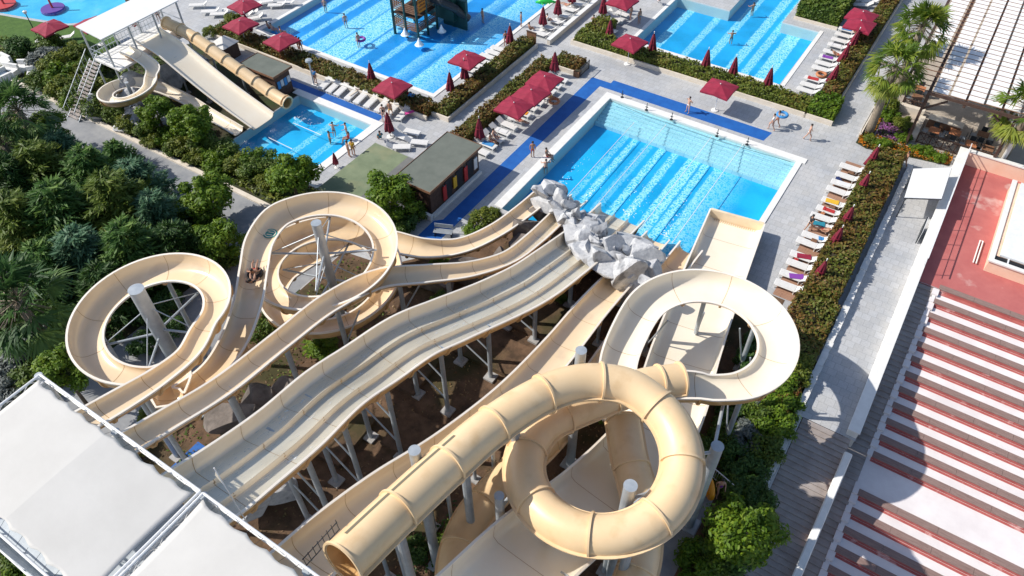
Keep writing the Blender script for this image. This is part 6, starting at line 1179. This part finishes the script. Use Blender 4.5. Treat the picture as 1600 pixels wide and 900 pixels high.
# riders in the ring on the first slide
i=int(np.argmin(np.hypot(Q1[:,0]+30.6,Q1[:,1]-17.6)+np.abs(Q1[:,2]-7.0)*3)); q=Q1[i]; ang=math.atan2(F1[0][i][1],F1[0][i][0])-math.pi/2
def ring_float(label,x,y,z,rz,m_,R0=.52,r0=.17):
    t=thing('swim_ring',label,'swim ring',(x,y,z),rz); mb=MB(); n,k=22,10; vs=[((R0+r0*math.cos(2*math.pi*j/k))*math.cos(2*math.pi*i/n),(R0+r0*math.cos(2*math.pi*j/k))*math.sin(2*math.pi*i/n),r0+r0*math.sin(2*math.pi*j/k)) for i in range(n) for j in range(k)]
    mb.add(vs,[(i*k+j,((i+1)%n)*k+j,((i+1)%n)*k+(j+1)%k,i*k+(j+1)%k) for i in range(n) for j in range(k)]); mb.build('tube',m_,t,smooth=True); mb=MB(); mb.box(-.05,.05,R0-.02,R0+.02,2*r0-.02,2*r0+.06); mb.box(-.05,.05,-R0-.02,-R0+.02,2*r0-.02,2*r0+.06); mb.build('handle','black',t)
ring_float('small dark ring under the riders on the spiral slide',q[0],q[1],q[2]+.05,ang,'cloth_black',.36,.13)
person('front rider in the ring on the spiral slide',0,0,'slide','shorts','cloth_red',ang,xyz=(q[0],q[1],q[2]+.1)); b_=Q1[max(0,i-3)]; person('rear rider in black behind on the spiral slide',0,0,'slide','shirt+shorts','cloth_black+cloth_black',ang,xyz=(b_[0],b_[1],b_[2]+.12))
a=at(1121,772,0); person('person carrying a yellow ring on the service path beside the stairs',0,0,'walk','swimsuit','cloth_purple',-2.6,xyz=(a.x,a.y,.01),sk='skin_pale'); a2=at(1111,766,.9); t=thing('swim_ring','yellow double swim ring carried on the service path','swim ring',(a2.x-.1,a2.y,.25),.6)
mb=MB(); n,k=22,10; vs=[(.16*math.sin(2*math.pi*j/k),(.5+.18*math.cos(2*math.pi*j/k))*math.cos(2*math.pi*i/n),.75+(.5+.18*math.cos(2*math.pi*j/k))*math.sin(2*math.pi*i/n)) for i in range(n) for j in range(k)]; mb.add(vs,[(i*k+j,((i+1)%n)*k+j,((i+1)%n)*k+(j+1)%k,i*k+(j+1)%k) for i in range(n) for j in range(k)]); mb.build('tube','yellow',t,smooth=True); MB().box(-.2,-.16,-.06,.06,1.2,1.3).build('handle','black',t)
a=at(1218,170,0); 
for px,py,zz,m_,lb in [(1222,181,1.1,'cloth_blue','round blue float held by the walker at the hedge corner'),(1283,118,.05,'terracotta','brown swim ring lying by the loungers of the upper right pool'),(564,63,-.1,'cloth_purple','purple float in the pale lanes of the wave pool'),(866,160,.45,'terracotta','orange ring on a lounger below the three red parasols')]:
    a=at(px,py,zz); ring_float(lb,a.x,a.y,zz,.3,m_,.42,.13)
a=at(852,5,-.1); t=thing('inflatable','green inflatable crocodile floating in the wave pool','inflatable',(a.x,a.y,-.12),.5); mb=MB(); mb.tube([(-1.1,0,.1),(-.5,0,.2),(.3,0,.22),(.8,0,.18),(1.3,0,.12)],[.08,.3,.34,.2,.1],10); mb.build('body','green_toy',t,smooth=True); mb=MB()
for sx in (-.4,.4):
    for sy in (-.35,.35): mb.tube([(sx,sy*.6,.15),(sx+.15,sy*1.5,.1)],.1,6)
mb.build('flippers','green_toy',t)
folded_towel('pink towel hanging over the hedge corner wall',at(640,178,.3).x,at(640,178,.3).y,.45,1.1,'pink',.9,.35); folded_towel('pale blue towel beside the open parasol above the small pool',at(644,156,.4).x,at(644,156,.4).y,.9,.3,'cloth_blue',.6,.5)
a=at(1314,196,0)
# ------------------------------------------------------------------ small pool furniture
for i,(px,py) in enumerate(((972,152),(1010,172),(1049,187),(1120,213),(1167,226))):
    a=at(px,py,.07); t=thing('rope_post',f'slim dark post on the far white rim of the slide pool, {ORD[i]} from the left','post',(a.x,a.y,.07)); MB().tube([(0,0,0),(0,0,.75)],.035,8).build('post','dark_steel',t); MB().lathe((0,0,0),[(.16,0),(.16,.03),(0,.05)],10).build('base','dark_steel',t); MB().box(-.12,.12,-.03,.03,.3,.36).build('cleat','dark_steel',t)
t=thing('barrier_rope','thin dark rope strung along the far edge of the slide pool','rope',(-16,55.9,.3)); mb=MB(); P_=[at(955,158,.3)]+[at(*p,.3) for p in ((1010,181),(1049,194),(1120,219),(1167,233),(1236,253))]
mb.tube(P_,.018,5); part('rope',mb,'dark_steel',t,(-16,55.9,.3)); part('end_knot',MB().lathe((P_[0].x,P_[0].y,.2),[(0,0),(.06,.05),(0,.12)],8),'dark_steel',t,(-16,55.9,.3))
for i,(p0,p1) in enumerate((((885,308),(975,188)),((928,326),(1045,198)),((1000,358),(1114,216)),((1050,380),(1178,232)))):
    a=at(*p0,-.1); b=at(*p1,-.1); t=thing('lane_rope',f'thin white lane line on the slide pool water, {ORD[i]} from the left','lane rope',tuple(a)); loc=tuple(a); part('rope',MB().tube([(a.x,a.y,-.085),(a.x,b.y,-.085)],.03,6),'white_steel',t,loc); part('anchor',MB().tube([(a.x,b.y,-.085),(a.x,b.y+.12,-.085)],.05,6),'white_steel',t,loc)
for i,(p0,p1) in enumerate((((458,192),(500,210)),((420,215),(455,232)))):
    a=at(*p0,-.1); b=at(*p1,-.1); t=thing('lane_rope',['white float line across the small pool, nearer the slides','white float line at the left corner of the small pool'][i],'lane rope',tuple(a)); part('rope',MB().tube([a,b],.03,6),'white_steel',t,tuple(a)); part('anchor',MB().tube([b,b+Vector((.12,0,0))],.05,6),'white_steel',t,tuple(a))
a=at(491,133,0); t=thing('outdoor_shower','grey outdoor shower post with a round head by the white planter','shower',(a.x,a.y,0)); c=(a.x,a.y); part('post',MB().tube([(a.x,a.y,0),(a.x,a.y,2.6)],.07,10),'steel',t,c); part('shower_head',MB().lathe((a.x,a.y,2.6),[(0,0),(.35,0),(.3,.15),(0,.2)],14),'steel',t,c); part('base',MB().lathe((a.x,a.y,0),[(.3,0),(.3,.06),(0,.07)],14),'coping',t,c)
w=thing('planter_wall','white angled planter wall around the outdoor shower','wall',(-47,43,0)); part('wall',MB().box(-50.5,-46.6,43.9,44.1,0,.45).box(-46.6,-46.4,42.9,44.1,0,.45),'cream_wall',w,(-47,43)); part('wall_cap',MB().box(-50.55,-46.6,43.85,44.15,.453,.5),'coping',w,(-47,43))
for i,(px,py,h) in enumerate(((63,66,3.2),(1378,185,2.6))):
    a=at(px,py,0); t=thing('lamp_post',['slim dark lamp post on the lawn beside the red parasol','slim lamp post among the purple flowers'][i],'lamp post',(a.x,a.y,0)); MB().tube([(0,0,0),(0,0,h)],.05,8).build('pole','dark_steel',t); MB().lathe((0,0,h),[(0,0),(.16,.02),(.2,.25),(0,.35)],10).build('lamp_head','white_steel',t)
t=thing('metal_gate','dark metal gate at the end of the short hedge','gate',(-29.9,58.6,0)); c=(-29.9,58.6); mb=MB(); mb.bar((-29.9,57.9,.1),(-29.9,57.9,1.1),.07); mb.bar((-29.9,59.6,.1),(-29.9,59.6,1.1),.07); part('posts',mb,'dark_steel',t,c); mb=MB(); mb.bar((-29.9,57.9,1.05),(-29.9,59.6,1.05),.05); mb.bar((-29.9,57.9,.2),(-29.9,59.6,.2),.05)
for k in range(9): mb.bar((-29.9,58.08+.17*k,.2),(-29.9,58.08+.17*k,1.05),.025)
part('bars',mb,'dark_steel',t,c)
t=thing('planter_pot','small dark wooden planter box at the end of the short hedge','planter',(-30.3,58.0,0)); MB().box(-.3,.3,-.3,.3,0,.6).build('box','wood_brown',t); MB().box(-.24,.24,-.24,.24,.601,.62).build('soil','bed_soil',t)
t=thing('timber_post','brown timber end post of the russet hedge by the wave pool','post',(-37.3,60.7,0)); MB().box(-.55,.55,-.06,.06,0,1.35).build('panel','wood_brown',t); MB().box(-.6,.6,-.09,.09,1.353,1.42).build('cap','wood_dark',t)
t=thing('metal_fence','short grey railing beside the service path under the open loop','railing',(-2.0,24.2,0)); c=(-2.0,24.2); mb=MB(); mb.bar((-3.2,24.6,1.05),(-.8,23.9,1.05),.05); mb.bar((-3.2,24.6,.15),(-.8,23.9,.15),.05); part('rails',mb,'white_steel',t,c); mb=MB()
for k in range(17): f=k/16; mb.bar((-3.2+2.4*f,24.6-.7*f,.15),(-3.2+2.4*f,24.6-.7*f,1.05),.025)
part('bars',mb,'white_steel',t,c)
w=thing('path_wall','low wall with a wall-mounted cable tray beside the blue mats near the kiosk','wall',(-29.0,31,0)); part('wall',MB().box(-29.5,-28.6,30.2,30.4,0,.5),'coping',w,(-29,31)); part('wall_cap',MB().box(-29.55,-28.55,30.15,30.45,.503,.55),'coping',w,(-29,31))
a=at(693,368,0); t=thing('bench','grey slatted bench on the pale paving above the open spiral exit','bench',(a.x,a.y,0),.4); mb=MB()
for k in range(5): mb.box(-.75,.75,-.25+.11*k,-.17+.11*k,.42,.46)
mb.build('seat','steel',t); mb=MB()
for k in range(3): mb.box(-.75,.75,.30,.34,.55+.14*k,.65+.14*k)
mb.build('backrest','steel',t)
for sx in (-.65,.65): MB().box(sx-.03,sx+.03,-.22,.3,0,.42).build('leg','dark_steel',t)
# wet foam where slides enter the pool
rs=np.random.default_rng(3)
for i,(x,y,lb) in enumerate(((-20.7,42.6,'white splash where the single snaking slide enters the pool'),(-16.9,42.4,'broad white foam at the end of the three-lane slide'),(-13.4,41.8,'foam below the rocks at the end of the broad slide'),(-23.3,42.2,'small splash by the first rock at the pool'),(-49.0,38.2,'splash below the end of the small tube slide'))):
    n=110 if i in(1,2) else 70; f=rs.uniform(0,1,n)**1.5; sp=(1.5 if i==1 else .7); C=np.c_[x+rs.normal(size=n)*sp*.40*(.5+f), y+f*(6.5 if i!=4 else 0), -.1+np.abs(rs.normal(size=n))*.05*(1-f)+.012]
    if i==4: C[:,0]=x+f*3; C[:,1]=y+rs.normal(size=n)*.35
    me=leaf_mesh('splash_foam',C,rs.normal(scale=.15,size=(n,3))+np.array([0,0,1]),rs.uniform(.02,.085,n)*(1.1-f*.7),.5,'foam',rs.random(n)); tag(link('splash_foam',me),kind='stuff')
for me in [m_ for m_ in bpy.data.meshes if m_.users==0]: bpy.data.meshes.remove(me)
